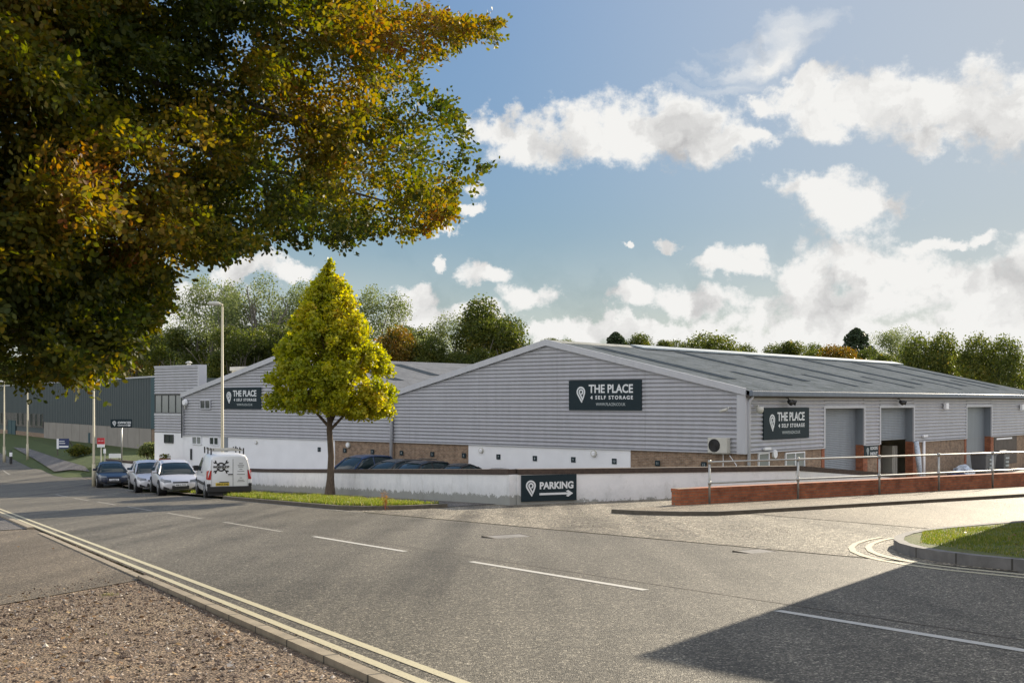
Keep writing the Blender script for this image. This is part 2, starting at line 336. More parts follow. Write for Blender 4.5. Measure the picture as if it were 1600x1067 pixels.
M['coping'] = simple('dark_brick_coping', (.065, .045, .035), .8, var=.45, scale=9.)
def jointed(name, col, pitch=.915):
    m, nt, b = newmat(name); g = geopos(nt); dt = N(nt, 'ShaderNodeVectorMath', operation='DOT_PRODUCT'); nt.links.new(g, dt.inputs[0]); dt.inputs[1].default_value = (DS[0], DS[1], 0)
    md = N(nt, 'ShaderNodeMath', operation='PINGPONG'); nt.links.new(dt.outputs['Value'], md.inputs[0]); md.inputs[1].default_value = pitch / 2
    c = ramp(nt, noise(nt, 4., 6, .7, g).outputs['Fac'], [(.25, [x * .65 for x in col]), (.7, [x * 1.15 for x in col])])
    c = mixc(nt, ramp(nt, md.outputs[0], [(.012, .9), (.02, 0)]), c, (.05, .045, .035))
    nt.links.new(c, b.inputs['Base Color']); b.inputs['Roughness'].default_value = .85; bump(nt, b, noise(nt, 50, 4, .7, g).outputs['Fac'], .4, .01); return m
M['kerb'] = jointed('kerb_concrete', (.30, .25, .18))
M['kerb_grey'] = jointed('grey_kerb_concrete', (.20, .19, .18))
M['kerb_dark'] = simple('dirty_kerb_concrete', (.10, .085, .065), .8, var=.35, scale=6., bumps=.3)
def paintm(name, col, wear=.55):
    m, nt, b = newmat(name); g = geopos(nt)
    n = noise(nt, 28, 6, .75, g).outputs['Fac']
    c = mixc(nt, ramp(nt, n, [(wear, 0), (wear + .1, .85)]), col, (.13, .12, .10))
    nt.links.new(c, b.inputs['Base Color']); b.inputs['Roughness'].default_value = .65
    bump(nt, b, noise(nt, 90, 2, .5, g).outputs['Fac'], .3, .006); return m
M['line_white'] = paintm('white_road_paint', (.52, .50, .45), .60)
M['line_faded'] = paintm('faded_white_paint', (.40, .37, .31), .46)
M['line_yellow'] = paintm('yellow_road_paint', (.50, .45, .30), .57)
M['sign'] = simple('sign_slate', (.016, .030, .038), .6, var=.08, spec=.2)
M['sign_text'] = simple('sign_lettering', (.75, .78, .80), .5, var=.03)
M['sign_logo'] = simple('sign_logo_grey', (.42, .47, .48), .5, var=.03)
M['concrete'] = simple('concrete_panel', (.29, .265, .235), .8, var=.12, scale=.7)
M['galv'] = simple('galvanised_steel', (.42, .42, .40), .42, metal=.7, var=.15)
M['post'] = simple('lamp_post_paint', (.50, .45, .32), .55, var=.1)
M['black'] = simple('black_plastic', (.018, .018, .02), .5, var=.1)
M['dark'] = simple('dark_interior', (.02, .019, .018), .9)
M['frame_dark'] = simple('dark_window_frame', (.025, .03, .035), .4)
M['red'] = simple('red_board', (.52, .03, .04), .5)
M['blue'] = simple('blue_board', (.03, .045, .13), .4)
M['grey_plastic'] = simple('grey_plastic', (.11, .115, .12), .5, var=.1)
M['offwhite'] = simple('off_white_casing', (.55, .54, .49), .5, var=.06)
M['rubber'] = simple('tyre_rubber', (.02, .02, .02), .85)
M['alloy'] = simple('alloy_rim', (.42, .43, .45), .3, metal=.8)
M['yellow_plate'] = simple('yellow_plate', (.72, .52, .05), .4)
M['tarp'] = simple('blue_white_sack', (.55, .62, .72), .5, var=.4, scale=14.)
M['timber'] = simple('brown_board', (.085, .07, .06), .7, var=.3)
M['terracotta'] = simple('terracotta', (.28, .09, .05), .7)
M['lamp_red'] = simple('red_lens', (.45, .015, .015), .2)
def glassm(name, col, rough=.06):
    m, nt, b = newmat(name); b.inputs['Base Color'].default_value = (*col, 1); b.inputs['Roughness'].default_value = rough
    b.inputs['Specular IOR Level'].default_value = .5; return m
M['glass'] = glassm('window_glass', (.04, .05, .055))
M['glass_pale'] = glassm('blind_behind_glass', (.24, .26, .26), .12)
M['car_glass'] = glassm('car_glass', (.02, .035, .04))
M['lens'] = glassm('headlight_lens', (.16, .18, .21), .15)
def carpaint(name, col, metal=.2):
    m, nt, b = newmat(name); b.inputs['Base Color'].default_value = (*col, 1); b.inputs['Roughness'].default_value = .32
    b.inputs['Metallic'].default_value = metal; b.inputs['Coat Weight'].default_value = .35; b.inputs['Coat Roughness'].default_value = .08; return m
M['p_white'] = carpaint('white_van_paint', (.72, .73, .75), 0)
M['p_silver'] = carpaint('silver_paint', (.60, .60, .64), .25)
M['p_navy'] = carpaint('navy_paint', (.015, .022, .045))
M['p_blue'] = carpaint('blue_paint', (.02, .045, .12))
M['p_black'] = carpaint('black_paint', (.015, .015, .018))
M['p_grey'] = carpaint('dark_grey_paint', (.05, .055, .06))

# ------------------------------------------------------------------ mesh helpers
def link(o, parent=None):
    COL.objects.link(o)
    if parent is not None: o.parent = parent
    return o
def meta(o, label=None, cat=None, group=None, kind=None):
    if label: o['label'] = label
    if cat: o['category'] = cat
    if group: o['group'] = group
    if kind: o['kind'] = kind
    return o
def thing(name, loc, rz, label, cat, group=None):
    o = bpy.data.objects.new(name, None); o.location = loc; o.rotation_euler = (0, 0, rz); o.empty_display_size = .3
    COL.objects.link(o); return meta(o, label, cat, group)
def copy_tree(o, parent=None):
    c = o.copy(); COL.objects.link(c); c.parent = parent
    for ch in o.children: copy_tree(ch, c)
    return c
class MB:
    def __init__(s): s.v = []; s.f = []
    def add(s, vs, fs):
        k = len(s.v); s.v += [tuple(v) for v in vs]; s.f += [tuple(i + k for i in f) for f in fs]; return s
    def box(s, x0, x1, y0, y1, z0, z1):
        return s.add([(x0, y0, z0), (x1, y0, z0), (x1, y1, z0), (x0, y1, z0), (x0, y0, z1), (x1, y0, z1), (x1, y1, z1), (x0, y1, z1)],
                     [(0, 3, 2, 1), (4, 5, 6, 7), (0, 1, 5, 4), (1, 2, 6, 5), (2, 3, 7, 6), (3, 0, 4, 7)])
    def quad(s, *p): return s.add(p, [tuple(range(len(p)))])
    def tube(s, pts, rad, n=10, caps=True):
        pts = [Vector(p) for p in pts]; rad = rad if hasattr(rad, '__len__') else [rad] * len(pts)
        k = len(s.v); up = None
        for i, p in enumerate(pts):
            d = (pts[min(i + 1, len(pts) - 1)] - pts[max(i - 1, 0)]).normalized()
            if up is None: up = Vector((0, 0, 1)) if abs(d.z) < .9 else Vector((1, 0, 0))
            a = d.cross(up).normalized(); b = d.cross(a).normalized(); up = -b if False else up
            for j in range(n):
                t = 2 * math.pi * j / n; s.v.append(tuple(p + (a * math.cos(t) + b * math.sin(t)) * rad[i]))
        for i in range(len(pts) - 1):
            for j in range(n):
                s.f.append((k + i * n + j, k + i * n + (j + 1) % n, k + (i + 1) * n + (j + 1) % n, k + (i + 1) * n + j))
        if caps:
            s.f.append(tuple(k + j for j in range(n))[::-1]); s.f.append(tuple(k + (len(pts) - 1) * n + j for j in range(n)))
        return s
    def prism(s, poly, lo, hi, plane='xz'):
        n = len(poly)
        f = {'xz': lambda p, t: (p[0], t, p[1]), 'xy': lambda p, t: (p[0], p[1], t), 'yz': lambda p, t: (t, p[0], p[1])}[plane]
        s.add([f(p, lo) for p in poly] + [f(p, hi) for p in poly],
              [tuple(range(n))[::-1], tuple(range(n, 2 * n))] + [(i, (i + 1) % n, n + (i + 1) % n, n + i) for i in range(n)])
        return s
    def build(s, name, mat, parent=None, smooth=False, bevel=0, loc=None):
        me = bpy.data.meshes.new(name); vs = s.v
        if loc: vs = [(a - loc[0], b - loc[1], c - loc[2]) for a, b, c in vs]
        me.from_pydata(vs, [], s.f)
        bm = bmesh.new(); bm.from_mesh(me); bmesh.ops.recalc_face_normals(bm, faces=bm.faces); bm.to_mesh(me); bm.free()
        if mat: me.materials.append(mat)
        if smooth: me.polygons.foreach_set('use_smooth', [True] * len(me.polygons))
        o = bpy.data.objects.new(name, me)
        if loc: o.location = loc
        if bevel:
            b = o.modifiers.new('bevel', 'BEVEL'); b.width = bevel; b.segments = 2; b.limit_method = 'ANGLE'
        return link(o, parent)
def ribbon(path, w):
    """flat ribbon in xz around a 2D path -> polygons"""
    L_, R_ = [], []
    for i, p in enumerate(path):
        a = path[max(i - 1, 0)]; b = path[min(i + 1, len(path) - 1)]
        d1 = Vector((p[0] - a[0], p[1] - a[1])) if i else Vector((b[0] - p[0], b[1] - p[1]))
        d2 = Vector((b[0] - p[0], b[1] - p[1])) if i < len(path) - 1 else d1
        d1.normalize(); d2.normalize(); t = (d1 + d2)
        if t.length < .3: t = d1
        t.normalize(); nn = Vector((-t.y, t.x)); k = w / 2 / max(.45, nn.dot(Vector((-d1.y, d1.x))))
        L_.append((p[0] + nn.x * k, p[1] + nn.y * k)); R_.append((p[0] - nn.x * k, p[1] - nn.y * k))
    return L_, R_
def text_mb(body, size, x, z, y, align='LEFT', bold=.0, width=None, sp=1.):
    """lettering lying in the xz plane, front towards -y, 4 mm thick"""
    cu = bpy.data.curves.new('t', 'FONT'); cu.body = body; cu.size = size; cu.align_x = align; cu.offset = bold; cu.space_character = sp
    cu.extrude = .004; cu.resolution_u = 3
    ob = bpy.data.objects.new('t', cu); COL.objects.link(ob)
    dg = bpy.context.evaluated_depsgraph_get(); me = bpy.data.meshes.new_from_object(ob.evaluated_get(dg))
    vs = [v.co.copy() for v in me.vertices]; fs = [tuple(p.vertices) for p in me.polygons]
    bpy.data.objects.remove(ob); bpy.data.curves.remove(cu); bpy.data.meshes.remove(me)
    k = 1
    if width and vs:
        w = max(v.x for v in vs) - min(v.x for v in vs); k = width / w
    m = MB(); m.add([(x + v.x * k, y - .004 - v.z, z + v.y) for v in vs], fs); return m
def logo_mb(cx, cz, r, y, t=.2):
    """map-pin outline curling into itself"""
    m = MB()
    path = [(.30, -2.25), (-.45, -1.15)]
    path += [(math.cos(R(a)), math.sin(R(a))) for a in range(205, -31, -15)]
    path += [(.62, -1.25), (.42, -1.62), (.05, -.95)]
    path += [(.03 + .47 * math.cos(R(a)), .47 * math.sin(R(a))) for a in range(215, -61, -25)] + [(.1, -.42)]
    Lp, Rp = ribbon(path, t * 1.15)
    for i in range(len(path) - 1):
        q = [Lp[i], Lp[i + 1], Rp[i + 1], Rp[i]]
        m.add([(cx + a * r, y - .008, cz + b * r) for a, b in q] + [(cx + a * r, y, cz + b * r) for a, b in q],
              [(0, 1, 2, 3), (0, 4, 5, 1), (3, 2, 6, 7)])
    return m
def sheet(name, poly, mat, off, kind='structure', label=None, cuts=(), gf=None, thick=0):
    """polygon in (s, n) draped on the ground profile"""
    gf = gf or (lambda s, n: P(s))
    bm = bmesh.new(); f = bm.faces.new([bm.verts.new((s, n, 0)) for s, n in poly])
    smin = min(p[0] for p in poly); smax = max(p[0] for p in poly); nmin = min(p[1] for p in poly); nmax = max(p[1] for p in poly)
    for c in sorted(set([55, 60, 65, 70, 75, 80, 82, 85, 86] + list(cuts))):
        if smin < c < smax: bmesh.ops.bisect_plane(bm, geom=bm.verts[:] + bm.edges[:] + bm.faces[:], plane_co=(c, 0, 0), plane_no=(1, 0, 0))
    if smax > 82 and gf is not P:
        for c in (9.5, 13.5):
            if nmin < c < nmax: bmesh.ops.bisect_plane(bm, geom=bm.verts[:] + bm.edges[:] + bm.faces[:], plane_co=(0, c, 0), plane_no=(0, 1, 0))
    if thick:
        r = bmesh.ops.extrude_face_region(bm, geom=bm.faces[:])
        for e in r['geom']:
            if isinstance(e, bmesh.types.BMVert): e.co.z += 1
    bmesh.ops.triangulate(bm, faces=bm.faces[:])
    for v in bm.verts:
        s, n = v.co.x, v.co.y; x, y = XY(s, n); up = v.co.z
        v.co = (x, y, gf(s, n) + off - (thick * (1 - up) if thick else 0))
    bmesh.ops.recalc_face_normals(bm, faces=bm.faces[:])
    if not thick:
        for f in bm.faces:
            if f.normal.z < 0: f.normal_flip()
    me = bpy.data.meshes.new(name); bm.to_mesh(me); bm.free(); me.materials.append(mat)
    o = bpy.data.objects.new(name, me); link(o)
    meta(o, kind=kind); return o
def strip(name, path, w, mat, z0, z1, parent=None, gf=None, side=0., uvh=False):
    """a solid band of width w along an (s, n) path, standing on the ground profile"""
    gf = gf or (lambda s, n: P(s))
    pts = []
    for (a, b) in zip(path, path[1:]):
        d = math.hypot(b[0] - a[0], b[1] - a[1]); k = max(1, int(d / 5))
        pts += [(a[0] + (b[0] - a[0]) * i / k, a[1] + (b[1] - a[1]) * i / k) for i in range(k)]
    pts.append(path[-1]); Lp, Rp = ribbon(pts, w); m = MB(); n = len(pts); vs = []
    for i in range(n):
        g = gf(*pts[i])
        zz0 = z0[0] + (z0[1] - z0[0]) * i / (n - 1) if hasattr(z0, '__len__') else z0
        zz1 = z1[0] + (z1[1] - z1[0]) * i / (n - 1) if hasattr(z1, '__len__') else z1
        for q, z in ((Lp[i], zz0), (Rp[i], zz0), (Rp[i], zz1), (Lp[i], zz1)): vs.append((*XY(*q), g + z))
    fs = []
    for i in range(n - 1):
        a = i * 4; b = a + 4
        fs += [(a, a + 1, b + 1, b), (a + 1, a + 2, b + 2, b + 1), (a + 2, a + 3, b + 3, b + 2), (a + 3, a, b, b + 3)]
    fs += [(0, 3, 2, 1), (n * 4 - 4, n * 4 - 3, n * 4 - 2, n * 4 - 1)]
    m.add(vs, fs); o = m.build(name, mat, parent)
    if uvh:
        uv = o.data.uv_layers.new(name='UVMap')
        for l in o.data.loops:
            i = l.vertex_index; uv.data[l.index].uv = (0, 0 if i % 4 in (0, 1) else 1.)
    return o
def mesh_np(name, verts, faces_n, k, mat, tint=None, parent=None):
    """fast mesh of many k-gons; verts (nf*k,3)"""
    me = bpy.data.meshes.new(name); nv = len(verts); nf = nv // k
    me.vertices.add(nv); me.vertices.foreach_set('co', np.asarray(verts, np.float32).ravel())
    me.loops.add(nv); me.loops.foreach_set('vertex_index', np.arange(nv, dtype=np.int32))
    me.polygons.add(nf); me.polygons.foreach_set('loop_start', np.arange(0, nv, k, dtype=np.int32))
    me.update(calc_edges=True)
    if tint is not None:
        a = me.attributes.new('tint', 'FLOAT', 'POINT'); a.data.foreach_set('value', np.repeat(tint, k).astype(np.float32))
    me.materials.append(mat); o = bpy.data.objects.new(name, me); return link(o, parent)

# ------------------------------------------------------------------ ground, roads, pavements
def build_ground():
    sn = sorted(set([-400, -80, -40, -20, 0, 10, 20, 25.1, 25.2, 29.7, 29.8, 35, 45, 55, 60, 65, 70, 75, 80, 82, 84, 85, 86, 87.9, 88.1, 100, 120, 150, 200, 300, 600, 1500]))
    nn = sorted(set([-1500, -300, -100, -50, -20, -5, 3, 9.5, 11, 13.5, 16.5, 16.6, 18.2, 18.4, 24, 30, 36.3, 50, 80, 120, 200, 400, 1500]))
    vs = []; fs = []
    for s in sn:
        for n in nn: vs.append((*XY(s, n), G(s, n) - .06))
    K = len(nn)
    for i in range(len(sn) - 1):
        for j in range(K - 1): fs.append((i * K + j, i * K + j + 1, (i + 1) * K + j + 1, (i + 1) * K + j))
    m = MB(); m.add(vs, fs); o = m.build('ground', M['bank']); meta(o, kind='structure')
build_ground()
sheet('main_road', [(-60, 3.0), (130, 3.0), (130, 9.4), (96, 9.3), (84, 11.3), (-60, 11.5)], M['asphalt'], 0, gf=lambda s, n: P(s))
sheet('side_road_apron', [(9.0, 11.5), (31.6, 11.5), (31.6, 16.2), (31.0, 16.1), (30.0, 16.2), (29.2, 26), (25.2, 26), (24.6, 18.0), (20.9, 20.4), (13.4, 19.6), (13.3, 15.9), (10.6, 13.0)], M['junction'], -.004)
sheet('side_road', [(20.9, 17.4), (21.2, 60), (13.5, 60), (13.4, 16.0)], M['side_asphalt'], .003)
sheet('rear_junction', [(72, 11.3), (84.5, 11.3), (84.5, 26), (72, 14.4)], M['pave'], .012, gf=lambda s, n: P(s))
# kerbs
island = [(-40, 11.62), (8.85, 11.62)] + [(9.15 + 4.2 * math.sin(R(a)), 15.85 - 4.2 * math.cos(R(a))) for a in range(8, 90, 9)] + [(13.4, 16.4), (13.5, 40)]
k = strip('island_kerb', island, .14, M['kerb_grey'], -.1, .13); meta(k, kind='structure')
isl_in = [(a, b + .07) for a, b in island[:2]] + [(9.15 + 4.13 * math.sin(R(a)), 15.85 - 4.13 * math.cos(R(a))) for a in range(8, 90, 9)] + [(13.33, 16.4), (13.43, 40)]
sheet('island_grass', isl_in + [(-40, 40)], M['turf'], .115)
sheet('island_path', [(13.25, 17.6), (13.3, 40), (10.8, 40), (11.2, 20.5)], M['pave_dark'], .122)
# far verge: kerbed island of grass with the tree, then worn verge with parked cars
vk = [(71, 11.75), (46.5, 11.75), (45, 11.62), (32.6, 11.62), (31.3, 12.0), (30.6, 12.9), (30.5, 14.2)]
strip('verge_kerb', vk[1:], .14, M['kerb_dark'], -.1, .11)['kind'] = 'structure'
sheet('grass_verge', [(79, 11.8), (45, 11.69), (32.6, 11.69), (31.4, 12.05), (30.7, 12.95), (30.6, 14.3), (45, 13.9), (79, 13.9)], M['turf'], .095)
sheet('parking_hardstanding', [(72, 11.5), (46.6, 11.5), (45.5, 12.0), (47.5, 13.2), (72, 12.9)], M['pave'], .10)
sheet('far_pavement', [(30.6, 14.3), (31.0, 16.3), (80, 16.3), (80, 13.8), (45, 13.8), (32, 14.0)], M['pave_dark'], .012)
# pavement of the side road by the railing
pk = [(31.0, 13.9), (25.6, 14.2), (23.0, 15.0), (21.6, 15.7), (21.1, 17.0), (21.15, 30), (21.3, 60)]
sheet('side_pavement', [(24.6, 17.9), (23.75, 15.7), (22.7, 15.75), (21.6, 16.1), (21.0, 16.6), (20.95, 17.4), (21.22, 30), (21.37, 60), (24.6, 60)], M['pave'], .075)
strip('pavement_kerb', [(23.8, 15.6), (22.7, 15.66), (21.55, 16.02), (20.93, 16.55), (20.87, 17.4), (21.15, 30), (21.3, 60)], .14, M['kerb_dark'], -.1, .09)['kind'] = 'structure'
# near side: edging kerb, old driveway, gravel
strip('near_kerb', [(-30, 2.87), (4, 2.86), (8.2, 2.875), (15.6, 2.86)], .105, M['kerb'], -.1, .035)['kind'] = 'structure'
strip('driveway_edging', [(15.7, 2.86), (27.5, 2.86)], .105, M['kerb'], -.1, .012)['kind'] = 'structure'
strip('far_near_kerb', [(29.5, 2.86), (80, 2.86)], .15, M['kerb'], -.1, .05)['kind'] = 'structure'
sheet('driveway', [(15.4, 2.80), (29.6, 2.95), (29.4, -30), (12.8, -30), (11.6, -4), (13.6, .9)], M['drive'], -.003)
sheet('near_pavement', [(29.6, 2.8), (120, 2.8), (120, -1), (29.4, -1)], M['pave_dark'], .010)
sheet('gravel', [(-30, 2.8), (16.5, 2.8), (14.6, .5), (12.6, -4), (13.8, -30), (-30, -30)], M['soil'], -.012)
# markings
def mark(name, poly, mat, off=.004): return sheet(name, poly, mat, off)
st = [(-3.2, 1.3), (3.7, 8.2), (10.26, 14.6), (16.9, 21.5), (23.5, 28.4), (30.6, 35.1), (37.3, 41.8), (44, 48.5), (50.7, 55.2), (57.4, 61.9), (88, 94)]
for i, (a, b) in enumerate(st):
    mark('centre_line', [(a, 7.09), (b, 7.12), (b, 7.22), (a, 7.19)], M['line_white'] if i < 4 else M['line_faded'])
for n0 in (3.05, 3.27):
    mark('yellow_line', [(-30, n0), (52, n0 - .01), (52, n0 + .075), (-30, n0 + .085)], M['line_yellow'])
def arc(r, a0=0, a1=86): return [(9.15 + r * math.sin(R(a)), 15.85 - r * math.cos(R(a))) for a in range(a0, a1, 8)]
for off in (.42, .66):
    pth = [(-40, 11.62 - off), (7.5, 11.62 - off)] + [(9.15 + (4.2 + off * 1.0) * math.sin(R(a)), 15.85 - (4.2 + off) * math.cos(R(a))) for a in range(6, 75, 8)]
    Lp, Rp = ribbon(pth, .09)
    for i in range(len(pth) - 1): pass
    m = MB(); vs = [(*XY(*q), P(q[0]) + .005) for pr in zip(Lp, Rp) for q in pr]
    m.add(vs, [(2 * i, 2 * i + 1, 2 * i + 3, 2 * i + 2) for i in range(len(pth) - 1)]); meta(m.build('yellow_line', M['line_yellow']), kind='structure')
mark('edge_line', [(29.9, 11.3), (52, 11.35), (52, 11.42), (29.9, 11.4)], M['line_faded'])
# the surface joint and iron covers
mark('surface_joint', [(-30, 7.55), (40, 7.5), (40, 7.53), (-30, 7.575)], M['kerb_dark'], .003)
for (px, py, w) in ((800, 839, .7), (1185, 862, .45)):
    x, y, z = ground(px, py); t = thing('manhole_cover', (x, y, z), math.atan2(DS[1], DS[0]), 'flat iron cover set in the road %s' % ('left of the centre of the junction' if px < 1000 else 'nearest the grass corner, with a pale rim'), 'manhole cover')
    MB().box(-w / 2, w / 2, -w / 2, w / 2, -.02, .006).build('cover', M['kerb_grey'], t, bevel=.004)
    f = MB()
    for a, b, c, d in ((-1, 1, .86, 1), (-1, 1, -1, -.86), (-1, -.86, -.86, .86), (.86, 1, -.86, .86)): f.box(a * w / 1.7, b * w / 1.7, c * w / 1.7, d * w / 1.7, -.02, .009)
    f.build('frame', M['kerb_dark'], t)
# far footpath and side road in the valley
def sheet_px(name, px, mat, off):
    pts = [SN(*ground(a, b, lambda x, y: Gxy(x, y))[:2]) for a, b in px]
    return sheet(name, pts, mat, off, gf=G, cuts=list(range(84, 150, 3)))
sheet_px('footpath', [(20, 699), (45, 701), (95, 718), (140, 737), (85, 737), (55, 718)], M['pave_dark'], .03)

# ------------------------------------------------------------------ buildings
C0 = Vector((10.1, 50.0)); TH = math.atan2(-.652, .758)
UX, UV = Vector((.758, -.652)), Vector((.652, .758))
def gx(px):      # local x on the gable plane for a photo column
    r = (px - HX) / F; return -((C0.x - r * C0.y) / (.758 + .652 * r))
def fb(px):      # local y on the long right face
    r = (px - HX) / F; return (C0.y * r - C0.x) / (.652 - .758 * r)
def loc(x, y): w = C0 + UX * x + UV * y; return w
def zg(px, py): w = loc(gx(px), 0); return (HY - py) / F * w.y
def zf(px, py): w = loc(0, fb(px)); return (HY - py) / F * w.y
PITCH, DEP = .19, .062
def corr_profile(z0, z1):
    """outline of trapezoid cladding: (z, depth) pairs"""
    out = []; z = z0
    while z < z1:
        for dz, d in ((0, 0), (.045, DEP * .8), (.07, DEP), (.10, DEP), (.125, DEP * .8), (.17, 0)):
            if z + dz < z1: out.append((z + dz, d))
        z += PITCH
    out.append((z1, 0)); return out
def clad_rect(m, a0, a1, z0, z1, face='g', off=0):
    pr = corr_profile(z0, z1)
    f = (lambda a, d, z: (a, -d - off, z)) if face == 'g' else (lambda a, d, z: (d + off, a, z))
    for (za, da), (zb, db) in zip(pr, pr[1:]): m.quad(f(a0, da, za), f(a1, da, za), f(a1, db, zb), f(a0, db, zb))
def clad_gable(m, xl, xr, xm, z0, ze, zr):
    pr = corr_profile(z0, zr - .01)
    def ext(z):
        if z <= ze: return xl, xr
        t = (z - ze) / (zr - ze); return xl + (xm - xl) * t, xr + (xm - xr) * t
    for (za, da), (zb, db) in zip(pr, pr[1:]):
        la, ra = ext(za); lb, rb = ext(zb); m.quad((la, -da, za), (ra, -da, za), (rb, -db, zb), (lb, -db, zb))
def corr_roof(m, xe, xr, ze, zr, y0, y1, pitch=.18, h=.05):
    """corrugated slope from eave (xe, ze) to ridge (xr, zr), ribs run down the slope"""
    n = int((y1 - y0) / pitch * 4); k = len(m.v)
    for i in range(n + 1):
        y = y0 + (y1 - y0) * i / n; d = h / 2 * (1 - math.cos(i * math.pi / 2))
        for t in (0, .33, .66, 1): m.v.append((xe + (xr - xe) * t, y, ze + (zr - ze) * t + d))
    for i in range(n):
        for j in range(3): a = k + i * 4 + j; m.f.append((a, a + 1, a + 5, a + 4))
GZ = -4.55; CB = -2.2; EZ = .42
def sloped(m, xe, xr, ze, zr, t0, t1, y0, y1, lift, th=.03):
    """flat strip lying on a slope between slope fractions t0..t1"""
    a = (xe + (xr - xe) * t0, ze + (zr - ze) * t0 + lift); b = (xe + (xr - xe) * t1, ze + (zr - ze) * t1 + lift)
    m.prism([(a[0], a[1] - th), (b[0], b[1] - th), b, a], y0, y1)
def window(parent, x, z0, w, h, face='g', fm='white', gm='glass', mull=1, off=.0, name='window'):
    """framed window proud of the wall; returns frame object"""
    m = MB(); t = .06
    P3 = (lambda a, d, z: (a, -d - off, z)) if face == 'g' else (lambda a, d, z: (d + off, a, z))
    def bx(m, a0, a1, d0, d1, z0, z1):
        p, q = P3(a0, d0, z0), P3(a1, d1, z1); m.box(min(p[0], q[0]), max(p[0], q[0]), min(p[1], q[1]), max(p[1], q[1]), z0, z1)
    bx(m, x, x + w, 0, .07, z0, z0 + t); bx(m, x, x + w, 0, .07, z0 + h - t, z0 + h)
    bx(m, x, x + t, .0, .069, z0 + t, z0 + h - t); bx(m, x + w - t, x + w, 0, .069, z0 + t, z0 + h - t)
    for i in range(1, mull + 1):
        c = x + w * i / (mull + 1); bx(m, c - t / 2, c + t / 2, 0, .068, z0 + t, z0 + h - t)
    o = m.build(name, M[fm], parent); g = MB(); bx(g, x + t, x + w - t, .005, .03, z0 + t, z0 + h - t); g.build('pane', M[gm], o); return o

